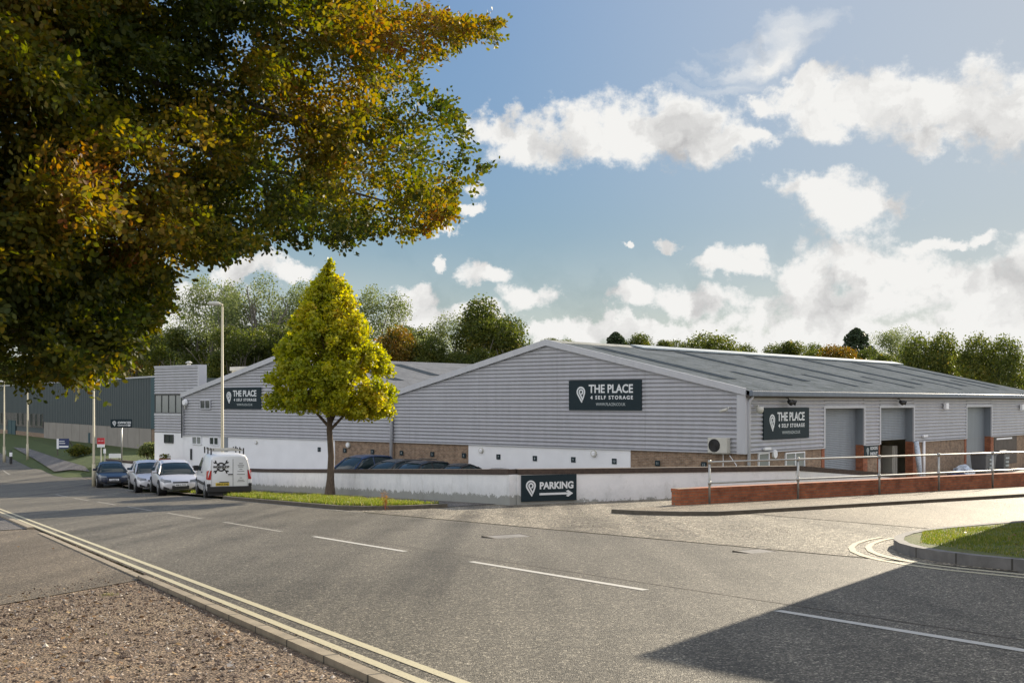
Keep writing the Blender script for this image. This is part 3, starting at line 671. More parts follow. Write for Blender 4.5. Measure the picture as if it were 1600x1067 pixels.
def building_one():
    t = thing('warehouse', (C0.x, C0.y, GZ), TH, 'large silver corrugated warehouse with dark low pitched roof and three side loading doors', 'warehouse')
    o = bpy.data.objects
    def B(m, name, mat, **k):
        m.v = [(a, b, c - GZ) for a, b, c in m.v]; return m.build(name, mat, t, **k)
    W_, LN, RZ = 22.0, 42.8, 2.9
    m = MB(); clad_gable(m, -W_, 0, -W_ / 2, CB, EZ, RZ); B(m, 'gable_cladding', M['clad'])
    # lower gable wall: brick, white, brick
    xs = [-W_, gx(732), gx(985), -.05]
    for i, mat in enumerate(('brick', 'white', 'brick')):
        m = MB(); m.box(xs[i], xs[i + 1], .03 if mat == 'brick' else .0, .35, GZ, CB + .03); B(m, mat + '_wall' if mat == 'brick' else 'painted_wall', M[mat])
    m = MB(); m.box(-W_, -.35, -.075, .02, CB - .05, CB + .0); B(m, 'drip_flashing', M['clad_trim'])
    # bargeboards
    for s_, x0, x1 in ((1, -W_, -W_ / 2), (1, 0, -W_ / 2)):
        m = MB(); m.prism([(x0 + (.12 if x0 == 0 else 0), EZ - .13), (x1, RZ - .10), (x1, RZ + .2), (x0 + (.12 if x0 == 0 else 0), EZ + .17)], -.16, -.06); B(m, 'bargeboard', M['clad_trim'])
    m = MB(); m.box(-.34, .10, -.10, -.05, CB - .06, EZ - .1); m.box(.055, .10, -.05, .30, CB - .06, EZ - .1); B(m, 'corner_flashing', M['clad_trim'])
    # roofs
    for xe in (.32, -W_):
        m = MB(); corr_roof(m, xe, -W_ / 2, EZ + .05 if xe > 0 else EZ + .11, RZ + .06, -.1, LN); B(m, 'roof' if xe > 0 else 'rear_roof', M['roof'])
    zE, zR = EZ + .05, RZ + .06
    for y in (2.2, 9.8, 17.5, 25.0, 32.7, 39.2):
        m = MB(); sloped(m, .32, -W_ / 2, zE, zR, .22, .90, y, y + .95, .066, .01); B(m, 'rooflight', M['rooflight'])
    for y in (6.0, 13.6, 21.3, 29.0, 36.0):
        m = MB(); sloped(m, .32, -W_ / 2, zE, zR, .12, .40, y, y + .5, .066, .01); B(m, 'rooflight', M['rooflight'])
    m = MB(); sloped(m, .32, -W_ / 2, zE, zR, .925, 1.0, 7.2, 42.7, .17, .08); B(m, 'ridge_panel', M['ridge'])
    m = MB(); m.prism([(-W_ / 2 - .35, zR - .02), (-W_ / 2, zR + .12), (-W_ / 2 + .35, zR - .02), (-W_ / 2 + .3, zR - .06), (-W_ / 2 - .3, zR - .06)], -.14, 7.15); B(m, 'ridge_cap', M['roof'])
    # gutter and soffit
    m = MB(); m.box(.28, .46, -.12, LN, EZ - .17, EZ + .06); B(m, 'gutter', M['gutter'], bevel=.03)
    m = MB(); m.box(.05, .28, -.04, LN, EZ - .24, EZ - .12); B(m, 'soffit', M['timber'])
    # long right face
    doors = [(fb(1287.5), fb(1348.5), zf(1310, 636)), (fb(1374.3), fb(1426), zf(1400, 636)), (fb(1509.5), fb(1547.7), zf(1530, 635))]
    m = MB(); top = EZ - .13; prev = .32; DT = sum(d[2] for d in doors) / 3
    for a, b, zt in doors:
        clad_rect(m, prev, a, CB, top, 'f'); clad_rect(m, a, b, DT + .0, top, 'f'); prev = b
    clad_rect(m, prev, LN, CB, top, 'f'); B(m, 'side_cladding', M['clad'])
    RD = .42
    # flashings round the openings and reveals
    for i, (a, b, zt) in enumerate(doors):
        m = MB(); m.box(.0, .075, a - .14, a + .02, CB - .04, DT + .1); m.box(.0, .076, b - .02, b + .14, CB - .04, DT + .1); m.box(.0, .077, a + .02, b - .02, DT - .04, DT + .1)
        B(m, 'door_flashing', M['clad_trim'])
        m = MB(); m.box(-RD, -.001, b - .02, b + .04, CB, DT); m.box(-RD, -.001, a - .04, a + .02, CB, DT); m.box(-RD, -.001, a + .02, b - .02, DT - .03, DT + .03); B(m, 'reveal', M['shutter'])
        for p_, q_ in ((b - .02, b + .5), (a - .3, a + .02)): B(MB().box(-RD, .02, p_, q_, GZ, CB), 'brick_pier', M['brick_red'])
    def shutter(a, b, z0, z1, name='roller_shutter', slat=.09):
        m = MB(); z = z0
        while z < z1 - .01:
            h = min(slat, z1 - z); m.quad((-RD + .02, a, z), (-RD + .02, b, z), (-RD + .035, b, z + h * .5), (-RD + .035, a, z + h * .5)); m.quad((-RD + .035, a, z + h * .5), (-RD + .035, b, z + h * .5), (-RD + .02, b, z + h), (-RD + .02, a, z + h)); z += slat
        m.box(-RD - .02, -RD + .06, a, b, z0 - .1, z0); return B(m, name, M['shutter'])
    shutter(doors[0][0] + .02, doors[0][1] - .02, GZ + .15, DT - .03)
    shutter(doors[1][0] + .02, doors[1][1] - .02, zf(1395, 685), DT - .03)
    a, b = doors[2][0] + .02, doors[2][1] - .02
    m = MB(); m.box(-RD, -RD + .03, a, b, GZ + .1, -2.25); m.box(-RD, -RD + .05, a, a + .1, GZ + .05, -2.25); m.box(-RD, -RD + .05, b - .1, b, GZ + .05, -2.25); m.box(-RD, -RD + .051, a, b, -2.33, -2.22); B(m, 'side_door', M['shutter'])
    m = MB(); m.box(-RD, -RD + .025, a, b, -2.22, DT - .03); B(m, 'door_overpanel', M['shutter'])
    # goods bay behind the half open shutter
    a, b = doors[1][0], doors[1][1]
    m = MB(); m.quad((-6, a - 1, GZ), (-6, b + 3, GZ), (-6, b + 3, .2), (-6, a - 1, .2)); m.quad((-RD - .05, a - 1, GZ + .01), (-6, a - 1, GZ + .01), (-6, b + 3, GZ + .01), (-RD - .05, b + 3, GZ + .01))
    m.quad((-RD - .05, b + 3, GZ), (-6, b + 3, GZ), (-6, b + 3, .2), (-RD - .05, b + 3, .2)); m.quad((-RD - .05, a - 1, GZ), (-6, a - 1, GZ), (-6, a - 1, .2), (-RD - .05, a - 1, .2)); B(m, 'goods_bay', M['cream'])
    # lower brickwork between doors, with door and window
    sp = [(.05, doors[0][0] - .3), (doors[0][1] + .5, doors[1][0] - .3), (doors[1][1] + .5, doors[2][0] - .3), (doors[2][1] + .5, LN)]
    for a, b in sp:
        m = MB(); m.box(-.3, -.005, a, b, GZ, CB + .03); B(m, 'brick_wall', M['brick'])
    for p_, q_ in ((.32, doors[0][0] - .15), (doors[0][1] + .15, doors[1][0] - .15), (doors[1][1] + .15, doors[2][0] - .15), (doors[2][1] + .15, LN)): B(MB().box(0, .09, p_, q_, CB - .05, CB), 'drip_flashing', M['clad_trim'])
    # back walls
    m = MB(); m.box(-W_ + .01, -W_ + .2, .36, LN, GZ, EZ); m.prism([(-W_, GZ), (-.01, GZ), (-.01, EZ), (-W_ / 2, RZ - .02), (-W_, EZ)], LN - .2, LN - .02); B(m, 'rear_wall', M['clad'])
    # shift window parts too
    x0, x1 = fb(1183.5), fb(1200.5); w = window(t, x0, GZ + .1 - GZ, x1 - x0, zf(1190, 707) - GZ - .1, 'f', 'white', 'glass_pale', 0, name='entrance_door')
    x0, x1 = fb(1226), fb(1256); w = window(t, x0, 1.05, x1 - x0, zf(1240, 706) - GZ - 1.05, 'f', 'white', 'glass_pale', 1)
    m = MB(); m.tube([(.12, .16, GZ), (.12, .16, -1), (.14, .16, 0), (.3, .16, EZ - .16)], .075); B(m, 'downpipe', M['clad_trim'], smooth=True)
    b = fb(1441.5); m = MB(); m.tube([(.07, b, GZ), (.07, b, CB)], .085); B(m, 'downpipe', M['white'], smooth=True)
    m = MB(); m.box(.01, .03, fb(1553), fb(1588), GZ + .45, zf(1570, 682)); B(m, 'boarded_panel', M['timber'])
    m = MB(); m.box(.031, .06, fb(1556), fb(1580), zf(1570, 686), zf(1570, 683.5)); B(m, 'strip_light', M['white'])
    x = gx(614.5); m = MB(); m.tube([(x, -.16, GZ), (x, -.16, EZ - .25), (x + .05, -.13, EZ)], .09); B(m, 'downpipe', M['clad_trim'], smooth=True)
    return t
building_one()

def building_two():
    t = thing('warehouse', (*loc(-22.05, 0), GZ), TH, 'smaller silver corrugated warehouse behind the golden tree with pale roof and whitewashed base', 'warehouse')
    def B(m, name, mat, **k):
        m.v = [(a + 22.05, b, c - GZ) for a, b, c in m.v]; return m.build(name, mat, t, **k)
    xl, xr, xm, RZ = -42.6, -22.05, -32.4, 2.68
    m = MB(); clad_gable(m, xl, xr, xm, CB, EZ, RZ); B(m, 'gable_cladding', M['clad'])
    m = MB(); m.box(xl, gx(523), .0, .35, GZ, CB + .03); B(m, 'painted_wall', M['white'])
    m = MB(); m.box(gx(523), xr, .03, .35, GZ, CB + .03); B(m, 'brick_wall', M['brick'])
    m = MB(); m.box(xl + .1, xr, -.075, .02, CB - .05, CB); B(m, 'drip_flashing', M['clad_trim'])
    for x0 in (xl - .1, xr):
        m = MB(); m.prism([(x0, EZ - .13), (xm, RZ - .10), (xm, RZ + .2), (x0, EZ + .17)], -.16, -.06); B(m, 'bargeboard', M['clad_trim'])
    m = MB(); m.box(xl - .1, xl + .12, -.11, -.05, CB - .06, EZ - .1); B(m, 'corner_flashing', M['clad_trim'])
    for xe in (xr, xl):
        m = MB(); corr_roof(m, xe, xm, EZ + .08, RZ + .06, -.1, 40); B(m, 'roof', M['roof_pale'])
    for y, t0, t1 in ((3.2, .34, .62), (8.3, .52, .88), (18, .45, .85), (27, .45, .85)):
        m = MB(); sloped(m, xr, xm, EZ + .08, RZ + .06, t0, t1, y, y + 1.0, .066, .01); B(m, 'rooflight', M['rooflight'])
    m = MB(); m.prism([(xl, GZ), (xr, GZ), (xr, EZ), (xm, RZ - .02), (xl, EZ)], 39.8, 39.98); m.box(xl, xl + .2, .36, 39.8, GZ, EZ); B(m, 'rear_wall', M['clad'])
    # raised cream monitor behind
    m = MB(); m.box(-41.6, -37.2, 3.2, 12, .5, 2.15); B(m, 'rooftop_room', M['cream'])
    m = MB(); m.box(-41.7, -37.1, 3.1, 12.1, 2.15, 2.42); B(m, 'rooftop_fascia', M['offwhite'])
    def win(p0, p1, q0, q1, **k):
        a, b = gx(p0) + 22.05, gx(p1) + 22.05; z0, z1 = zg(p0, q1) - GZ, zg(p0, q0) - GZ; return window(t, a, z0, b - a, z1 - z0, 'g', **k)
    win(314.5, 330.5, 624.5, 639, fm='clad_trim', mull=1, off=.05)
    win(301, 315.5, 681, 694, fm='white', mull=1, gm='glass_pale'); win(328, 342.5, 682, 695, fm='white', mull=1, gm='glass')
    a, b = gx(348.5), gx(356); m = MB(); m.box(a, b, -.05, -.001, GZ + .3, zg(350, 683)); B(m, 'door', M['shutter'])
    m = MB(); x = gx(299.5); m.box(x - .06, x + .06, -.09, -.002, zg(300, 718), zg(300, 701)); B(m, 'meter_box', M['frame_dark'])
    m = MB(); x = gx(288); m.tube([(x, -.2, CB - .2), (x, -.2, EZ - .15)], .05, 6); B(m, 'downpipe', M['frame_dark'])
    return t
building_two()

def office_block():
    t = thing('office_block', (*loc(-46.2, .1), GZ), TH, 'narrow grey clad corner block with wide dark framed upper window and flue', 'building')
    ox = -46.2
    def B(m, name, mat, **k):
        m.v = [(a - ox, b, c - GZ) for a, b, c in m.v]; return m.build(name, mat, t, **k)
    xr = -42.72; topz = 2.42
    z1, z2 = zg(260, 644.5), zg(260, 618)
    m = MB(); clad_rect(m, ox, -40.95, z2 + .08, topz, 'g', .0); clad_rect(m, ox, xr, CB + .1, z1 - .22, 'g', .0); B(m, 'wall_cladding', M['clad'])
    m = MB(); m.box(ox, -40.95, .02, .5, EZ + .0, topz - .03); m.box(ox - .0, xr - .0, .02, 8, GZ + .02, EZ); B(m, 'side_wall', M['clad_trim'])
    m = MB(); m.box(ox - .05, -40.85, -.06, .55, topz - .02, topz + .07); m.box(-40.99, -40.85, -.07, .55, EZ + .6, topz - .02); B(m, 'parapet_trim', M['clad_trim'])
    m = MB(); m.box(ox, xr - .001, -.03, .019, GZ, CB + .08); B(m, 'painted_wall', M['white'])
    m = MB(); m.box(ox, xr, -.07, .02, z1 - .22, z1 - .05); B(m, 'sill_band', M['clad_trim'])
    def lw(a, b, z0, z1, **k): return window(t, a - ox, z0 - GZ, b - a, z1 - z0, 'g', **k)
    lw(ox + .05, xr - .05, z1 - .05, z2 + .08, fm='frame_dark', gm='glass_pale', mull=3, off=.0)
    lw(gx(256), gx(270), zg(260, 692), zg(260, 678.5), fm='frame_dark', gm='glass', mull=1, off=.03)
    m = MB(); x = gx(261.5); m.tube([(x, 1.6, topz - 1.0), (x, 1.6, topz + .25)], .13, 10); m.tube([(x, 1.6, topz + .3), (x, 1.6, topz + .42)], [.26, .10], 10); B(m, 'roof_flue', M['offwhite'])
    return t
office_block()

def green_shed():
    O = Vector((-30.6, 100.)); th = math.atan2(-.829, .559); gz = -5.1
    t = thing('factory', (O.x, O.y, gz), th, 'long dark slate green factory with concrete panel base at the far left', 'factory')
    U = Vector((.559, -.829))
    def lx(px):
        r = (px - HX) / F; return (r * O.y - O.x) / (.559 + .829 * r)
    Lh = -75; H1 = 2.16 - gz; Z2 = -2.36 - gz
    m = MB(); x = 0
    while x > Lh:      # shallow vertical ribs
        m.quad((x, 0, Z2), (x - .55, 0, Z2), (x - .55, 0, H1), (x, 0, H1)); m.quad((x - .55, 0, Z2), (x - .6, -.05, Z2), (x - .6, -.05, H1), (x - .55, 0, H1))
        m.quad((x - .6, -.05, Z2), (x - .75, -.05, Z2), (x - .75, -.05, H1), (x - .6, -.05, H1)); m.quad((x - .75, -.05, Z2), (x - .8, 0, Z2), (x - .8, 0, H1), (x - .75, -.05, H1)); x -= .8
    m.build('wall_cladding', M['clad_dark'], t)
    MB().box(Lh, 0, .06, 14, 0, H1 - .02).build('side_wall', M['clad_dark'], t)
    MB().box(-2.2, .06, -.09, .05, Z2, H1 + .01).build('corner_trim', M['teal'], t)
    m = MB(); m.box(Lh, .1, -.12, .2, H1, H1 + .14); m.build('eaves_trim', M['clad_trim'], t)
    x = -2.3; e = lx(69); i = 0
    m = MB()
    while x > e + .5:
        m.box(max(x - 3.6, e), x - .05, -.03, .055, 0, Z2 - .02); x -= 3.65
    m.build('concrete_panel', M['concrete'], t)
    MB().box(-2.25, .0, -.0, .05, 0, Z2).build('brick_wall', M['brick'], t)
    MB().box(lx(139) - .0, lx(141.5), -.09, -.031, 0, lx(1) * 0 + 1.9).build('downpipe', M['teal'], t)
    MB().box(lx(185), lx(212), -.10, -.031, .55, .75).build('vent_strip', M['frame_dark'], t)
    MB().box(Lh, e, -.02, .055, 0, 1.35).build('brick_wall', M['brick'], t)
    # tall strip windows left of the panels
    g = 0
    for px in (65, 57, 49.5, 36, 28.5, 3, -4, -11):
        a = lx(px); w_ = window(t, a - .35, Z2 - .55, .9, 1.5, 'g', 'frame_dark', 'glass', 0, off=.02)
    MB().box(lx(-30), lx(68), -.035, -.021, Z2 - .75, Z2 + .95).build('window_band', M['pave_dark'], t)
    window(t, lx(13), .1, lx(25) - lx(13), 2.6, 'g', 'teal', 'teal', 1, off=.03, name='entrance_door')
    return t
green_shed()

def corner_building():
    # stands just right of the picture, on the grass corner; its shadow falls over the road
    s0, n0 = 14.47, 18.94; x, y = XY(s0, n0); gz = P(s0); TOP = 4.3
    t = thing('flat_roofed_building', (x, y, gz), math.atan2(DN[1], DN[0]), 'two storey flat roofed brick building on the grass corner beside the side road', 'building')
    H = TOP - gz
    MB().box(0, 11, -13, 0, -1, H - .35).build('wall', M['brick'], t)
    MB().box(0, 11, -13, 0, H - .35, H).build('parapet', M['coping'], t)
    for fl in (0, 1):
        for yy in (-3.2, -7, -10.8):
            m = MB(); m.box(-.05, .02, yy, yy + 1.5, 1 + fl * 2.6, 2.2 + fl * 2.6); f = m.build('window', M['white'], t)
            MB().box(-.07, -.051, yy + .08, yy + 1.42, 1.08 + fl * 2.6, 2.12 + fl * 2.6).build('pane', M['glass'], f)
corner_building()

# ------------------------------------------------------------------ boundary walls
def wall_piece(path, h, label, cat, name='boundary_wall', h1=None, group=None, ztop=None):
    x, y = XY(*path[0]); t = thing(name, (0, 0, 0), 0, label, cat, group)
    return t
def white_wall():
    t = thing('boundary_wall', (0, 0, 0), 0, 'low white rendered wall with dark brick coping round the sunken car park', 'wall')
    p1 = [(86, 13.4), (78, 14.8), (62, 16.4), (29.99, 16.12)]
    strip('rendered_wall', p1, .24, M['render'], -.15, .90, t, uvh=True)
    strip('coping', [(86.1, 13.4), (78, 14.8), (62, 16.4), (30.06, 16.12)], .30, M['coping'], .903, 1.06, t)
    p2 = [(30.06, 16.238), (29.5, 21.5), (29.2, 26.2)]
    strip('rendered_wall', p2, .24, M['render'], (-.15, -1), (.90, .78), t, uvh=True, gf=lambda s, n: P(30.1))
    strip('coping', [(30.06, 16.28), (29.5, 21.5), (29.2, 26.3)], .30, M['coping'], (.903, .783), (1.06, .94), t, gf=lambda s, n: P(30.1))
    e = SN(*at(1413, 741, 44)[:2]); zt = (HY - 741) / F * 44
    a = (29.25, 26.4)
    strip('rendered_wall', [a, e], .24, M['render'], -1.6, (P(30.1) + .77 + 4.5 - 4.5 - P(29.4), zt - .16 - P(29.4)), t, uvh=True, gf=lambda s, n: P(29.4))
    strip('coping', [a, (e[0] + .1, e[1])], .30, M['coping'], (P(30.1) + .775 - P(29.4), zt - .155 - P(29.4)), (P(30.1) + .935 - P(29.4), zt - P(29.4)), t, gf=lambda s, n: P(29.4))
white_wall()
def retaining_wall():
    t = thing('brick_wall', (0, 0, 0), 0, 'low red brick retaining wall behind the railing along the side road', 'wall')
    pa = [(24.45, 17.95), (25.1, 32), (25.9, 60)]
    strip('brickwork', pa, .33, M['brick_red'], -2.5, (.40, .44), t)
    m = strip('coping', [(24.45, 17.93), (25.1, 32), (25.9, 60)], .335, M['brick_red'], (.403, .443), (.50, .54), t)
retaining_wall()
def railing():
    t = thing('railing', (0, 0, 0), 0, 'galvanised tubular railing with two rails standing in front of the red brick wall', 'railing')
    line = lambda n: 24.12 + (n - 18) * .046
    ns = []
    for px, py in ((1108.6, 788), (1247, 778.5), (1374, 771), (1467, 766), (1551, 763)):
        lo, hi = 15., 60.
        for _ in range(50):
            mid = (lo + hi) / 2; x, y = XY(line(mid), mid)
            if x / y < (px - HX) / F: lo = mid
            else: hi = mid
        ns.append(lo)
    st_ = ns[-1] - ns[-2]
    ns += [ns[-1] + st_ * k for k in (1, 2, 3)]
    for n in ns:
        s = line(n); x, y = XY(s, n); z = P(s) + .07; MB().tube([(x, y, z), (x, y, z + 1.10)], .03, 10).tube([(x, y, z + 1.06), (x, y, z + 1.15)], .042, 10).tube([(x, y, z + .5), (x, y, z + .6)], .042, 10).build('post', M['galv'], t, smooth=True)
    for h in (1.10, .55):
        pts = [(*XY(line(n), n), P(line(n)) + .07 + h) for n in (ns[0], ns[1], ns[4], ns[-1])]
        MB().tube(pts, .026, 10).build('rail', M['galv'], t, smooth=True)
railing()

# ------------------------------------------------------------------ signs
def sign_board(t, w, h, th=.05, name='board'):
    return MB().box(-w / 2, w / 2, 0, th, -h / 2, h / 2).build(name, M['sign'], t, bevel=.006)
def place_sign(pos, rz, w, h, label, group):
    t = thing('sign', pos, rz, label, 'sign', group)
    sign_board(t, w, h)
    logo_mb(-w * .325, h * .115, h * .155, -.002, .30).build('logo', M['sign_text'], t)
    k = w / 3.5
    text_mb('THE PLACE', .385 * h, -w * .213, h * .087, -.002, bold=.011 * k, width=.603 * w).build('lettering', M['sign_text'], t)
    text_mb('4 SELF STORAGE', .165 * h, -w * .19, -h * .13, -.002, bold=.006 * k, sp=1.35, width=.58 * w).build('lettering', M['sign_text'], t)
    text_mb('WWW.PLACE4.CO.UK', .14 * h, -w * .113, -h * .345, -.002, bold=.002, width=.404 * w).build('lettering', M['sign_logo'], t)
    return t
def face_sign(p0, p1, q0, q1, side, label, out=.10):
    g = 'slate storage company name signs'
    if side == 'g':
        a, b = gx(p0), gx(p1); z1, z0 = (zg(p0, q0) + zg(p1, q0)) / 2, (zg(p0, q1) + zg(p1, q1)) / 2
        w = loc((a + b) / 2, -out); return place_sign((w.x, w.y, (z0 + z1) / 2), TH, b - a, z1 - z0, label, g)
    a, b = fb(p0), fb(p1); z1, z0 = (zf(p0, q0) + zf(p1, q0)) / 2, (zf(p0, q1) + zf(p1, q1)) / 2
    w = loc(out, (a + b) / 2); return place_sign((w.x, w.y, (z0 + z1) / 2), TH + R(90), b - a, z1 - z0, label, g)
face_sign(890.7, 1004.1, 594, 641, 'g', 'slate name sign high on the middle of the big warehouse gable')
face_sign(1190.3, 1261.3, 637, 685, 'f', 'slate name sign on the long side wall left of the first shutter')
face_sign(349.5, 409.5, 605, 639, 'g', 'slate name sign on the smaller gable between the lamp post and the golden tree')
def arrow_sign(pos, rz, w, h, word, label, group=None):
    t = thing('sign', pos, rz, label, 'sign', group); sign_board(t, w, h)
    logo_mb(-w * .335, h * .10, h * .175, -.002, .3).build('logo', M['sign_text'], t)
    text_mb(word, h * .36, -w * .18, -h * .03, -.002, bold=h * .014, width=w * .613).build('lettering', M['sign_text'], t)
    m = MB(); y = -.012; zc = -h * .23; m.box(-w * .18, w * .38, y, 0, zc - h * .04, zc + h * .04)
    m.prism([(w * .34, zc + h * .13), (w * .43, zc), (w * .34, zc - h * .13), (w * .30, zc - h * .09), (w * .365, zc), (w * .30, zc + h * .09)], y - .001, 0)
    m.build('arrow', M['sign_text'], t); return t
# the parking sign on the wall, just right of its corner
x0, y0 = XY(30.19, 16.6)
wdir = Vector(XY(29.5, 21.5)) - Vector(XY(30.06, 16.26)); wdir.normalize(); rz = math.atan2(wdir.y, wdir.x)
sg_w = 1.80; c = Vector(XY(30.06, 16.26)) + wdir * (.10 + sg_w / 2) + Vector((wdir.y, -wdir.x)) * .175
arrow_sign((c.x, c.y, P(30.1) + .49), rz, sg_w, .78, 'PARKING', 'slate PARKING arrow sign fixed to the low white wall at its corner')
# sign on a post by the far yard
p = at(190, 661.5, 79); t = arrow_sign((p.x, p.y, p.z), R(14), 1.42, .58, 'OFFICES', 'slate OFFICES arrow sign on a tall post in front of the green factory')
MB().tube([(0, .1, -2.9), (0, .1, .2)], .05, 8).build('post', M['galv'], t, smooth=True)
# goods sign between the shutters
a, b = fb(1349), fb(1371.5); w_ = loc(.05, (a + b) / 2); zt, zb = zf(1360, 694.6), zf(1360, 715)
t = thing('sign', (w_.x, w_.y, (zt + zb) / 2), TH + R(90), 'small slate GOODS IN OUT sign on the brick pier between the two shutters', 'sign')
sign_board(t, b - a, zt - zb, .04); logo_mb(-(b - a) * .27, .06, .12, -.002, .3).build('logo', M['sign_logo'], t)
text_mb('GOODS', .22, -(b - a) * .10, .08, -.002, bold=.004, width=(b - a) * .5).build('lettering', M['sign_text'], t); text_mb('IN/OUT', .22, -(b - a) * .10, -.2, -.002, bold=.004, width=(b - a) * .5).build('lettering', M['sign_text'], t)
# parking bay numbers along the gable wall
nums = [(499, 702, 1), (539, 703.5, 2), (582, 705.5, 3), (627.5, 707.5, 4), (675.5, 709.5, 5), (725, 711.5, 6), (779, 713.5, 7), (836, 716, 8), (896, 718, 9), (960, 720.5, 10), (1027.5, 723.5, 11), (1100, 726, 12)]
where = ['whitewashed wall just left of the golden tree trunk', 'brick wall just right of the golden tree trunk', 'brick wall left of the drainpipe', 'brick wall right of the drainpipe', 'brick wall above the parked cars', 'last bit of brick before the whitewashed wall', 'left end of the whitewashed wall', 'whitewashed wall, second from its left end', 'whitewashed wall below the name sign', 'right end of the whitewashed wall', 'brick wall right of the whitewashed part', 'brick wall below the air conditioner']
for (px, py, k), wh in zip(nums, where):
    x = gx(px); w_ = loc(x, -.03); z = (HY - py) / F * w_.y
    t = thing('number_plaque', (w_.x, w_.y, z), TH, 'small dark bay number plaque on the ' + wh, 'plaque', 'bay number plaques along the gable wall')
    MB().box(-.13, .13, 0, .03, -.13, .13).build('plate', M['sign'], t)
    text_mb(str(k), .17, 0, -.06, -.002, align='CENTER').build('lettering', M['sign_logo'], t)
# round lights on the gable wall
for px, py, r, wh in ((401, 691, .12, 'whitewashed wall right of the lamp post'), (544.5, 695, .17, 'brick wall beside the golden tree trunk'), (752.5, 703.5, .15, 'whitewashed wall above the parked cars'), (928.5, 708.5, .17, 'whitewashed wall under the name sign')):
    x = gx(px); w_ = loc(x, -.02); z = (HY - py) / F * w_.y
    t = thing('bulkhead_light', (w_.x, w_.y, z), TH, 'round white bulkhead light on the ' + wh, 'light', 'round bulkhead lights on the gable walls')
    MB().tube([(0, .02, 0), (0, -.07, 0)], [r, r * .95], 16).build('casing', M['offwhite'], t); MB().tube([(0, -.06, 0), (0, -.1, 0)], [r * .75, r * .55], 14).build('diffuser', M['white'], t)
w_ = loc(.02, fb(1209)); t = thing('bulkhead_light', (w_.x, w_.y, zf(1209, 709)), TH + R(90), 'round white bulkhead light between the white door and window', 'light', 'round bulkhead lights on the side wall')
MB().tube([(0, .02, 0), (0, -.08, 0)], [.2, .19], 16).build('casing', M['white'], t)

# ------------------------------------------------------------------ fittings on the warehouse
def aircon():
    x0, x1 = gx(1112.5), gx(1143); zt, zb = zg(1128, 683.5), zg(1128, 707.5); w_ = loc((x0 + x1) / 2, -.40)
    t = thing('air_conditioner', (w_.x, w_.y, zb), TH, 'cream air conditioning unit with round grey fan grille near the right corner of the gable', 'air conditioner')
    h = zt - zb; W2 = .48
    MB().box(-W2, W2, 0, .34, 0, h).build('casing', M['offwhite'], t, bevel=.02)
    m = MB()
    MB().tube([(-.14, .002, h / 2), (-.14, -.012, h / 2)], .29, 24).build('fan_panel', M['black'], t)
    for r in (.08, .14, .20, .26): m.tube([(-.14 + r * math.cos(a), -.02, h / 2 + r * math.sin(a)) for a in [i * math.pi / 10 for i in range(21)]], .008, 4, False)
    m.build('fan_grille', M['black'], t)
    m = MB(); m.box(-W2 + .05, W2 - .05, .30, .42, -.05, 0); m.build('bracket', M['galv'], t)
    m = MB(); m.tube([(.1, .36, 0), (.1, .36, -2.2)], .02, 6); m.tube([(.42, .36, -.1), (.75, .36, -.5), (.75, .36, -2.2)], .02, 6); m.build('pipe', M['white'], t)
aircon()
def camera_unit(px, py, side, label, mat='offwhite', kind='dome'):
    if side == 'g': w_ = loc(gx(px), -.06); z = (HY - py) / F * w_.y; rz = TH
    else: w_ = loc(.06, fb(px)); z = (HY - py) / F * w_.y; rz = TH + R(90)
    if kind == 'bullet':
        t = thing('security_camera', (w_.x, w_.y, z), rz, label, 'camera')
        MB().tube([(-.34, -.36, -.08), (-.02, -.28, .02)], [.06, .07], 10).build('housing', M[mat], t, smooth=True); MB().tube([(0, 0, .12), (0, -.2, .1), (0, -.26, .03)], .025, 6).build('bracket', M[mat], t)
    elif kind == 'dome':
        t = thing('security_camera', (w_.x, w_.y, z), rz, label, 'camera')
        MB().tube([(0, -.26, .16), (0, -.26, .02), (0, -.26, -.08), (0, -.26, -.15)], [.16, .17, .14, .05], 14).build('dome', M[mat], t, smooth=True); MB().tube([(0, 0, .2), (0, -.2, .2)], .04, 6).build('bracket', M[mat], t)
    elif kind == 'flood':
        t = thing('floodlight', (w_.x, w_.y, z), rz, label, 'floodlight')
        for s in (-.13, .13): MB().tube([(s, -.22, .0), (s * 1.7, -.42, -.08)], [.09, .13], 10).build('lamp_head', M[mat], t, smooth=True)
        MB().tube([(0, 0, .18), (0, -.15, .12), (0, -.22, 0)], .03, 6).build('bracket', M[mat], t)
    else:
        t = thing('floodlight', (w_.x, w_.y, z), rz, label, 'floodlight')
        MB().box(-.2, .2, -.24, -.06, -.18, .18).build('casing', M[mat], t, bevel=.02); MB().box(-.06, .06, -.06, .02, -.06, .06).build('bracket', M['galv'], t)
camera_unit(1143, 640, 'g', 'white bullet camera on the gable just left of its right corner', kind='bullet')
camera_unit(1177, 641, 'f', 'white dome camera on the side wall beside the corner downpipe')
camera_unit(1225.5, 627, 'f', 'black twin floodlight above the name sign on the side wall', 'black', 'flood')
camera_unit(1400, 627.5, 'f', 'black twin floodlight above the half open shutter', 'black', 'flood')
camera_unit(1473, 634.5, 'f', 'white box floodlight on the cladding left of the narrow grey door', 'white', 'box')
camera_unit(1592, 636, 'f', 'white box floodlight at the far right end of the side wall', 'white', 'box')
for px, py, l in ((1194, 701, 'white strip light above the small white door'), (1441.5, 681, 'white strip light above the white drainpipe')):
    w_ = loc(.09, fb(px)); z = (HY - py) / F * w_.y; t = thing('strip_light', (w_.x, w_.y, z), TH + R(90), l, 'light')
    MB().box(-.3, .3, -.12, 0, -.06, .06).build('casing', M['white'], t, bevel=.02)
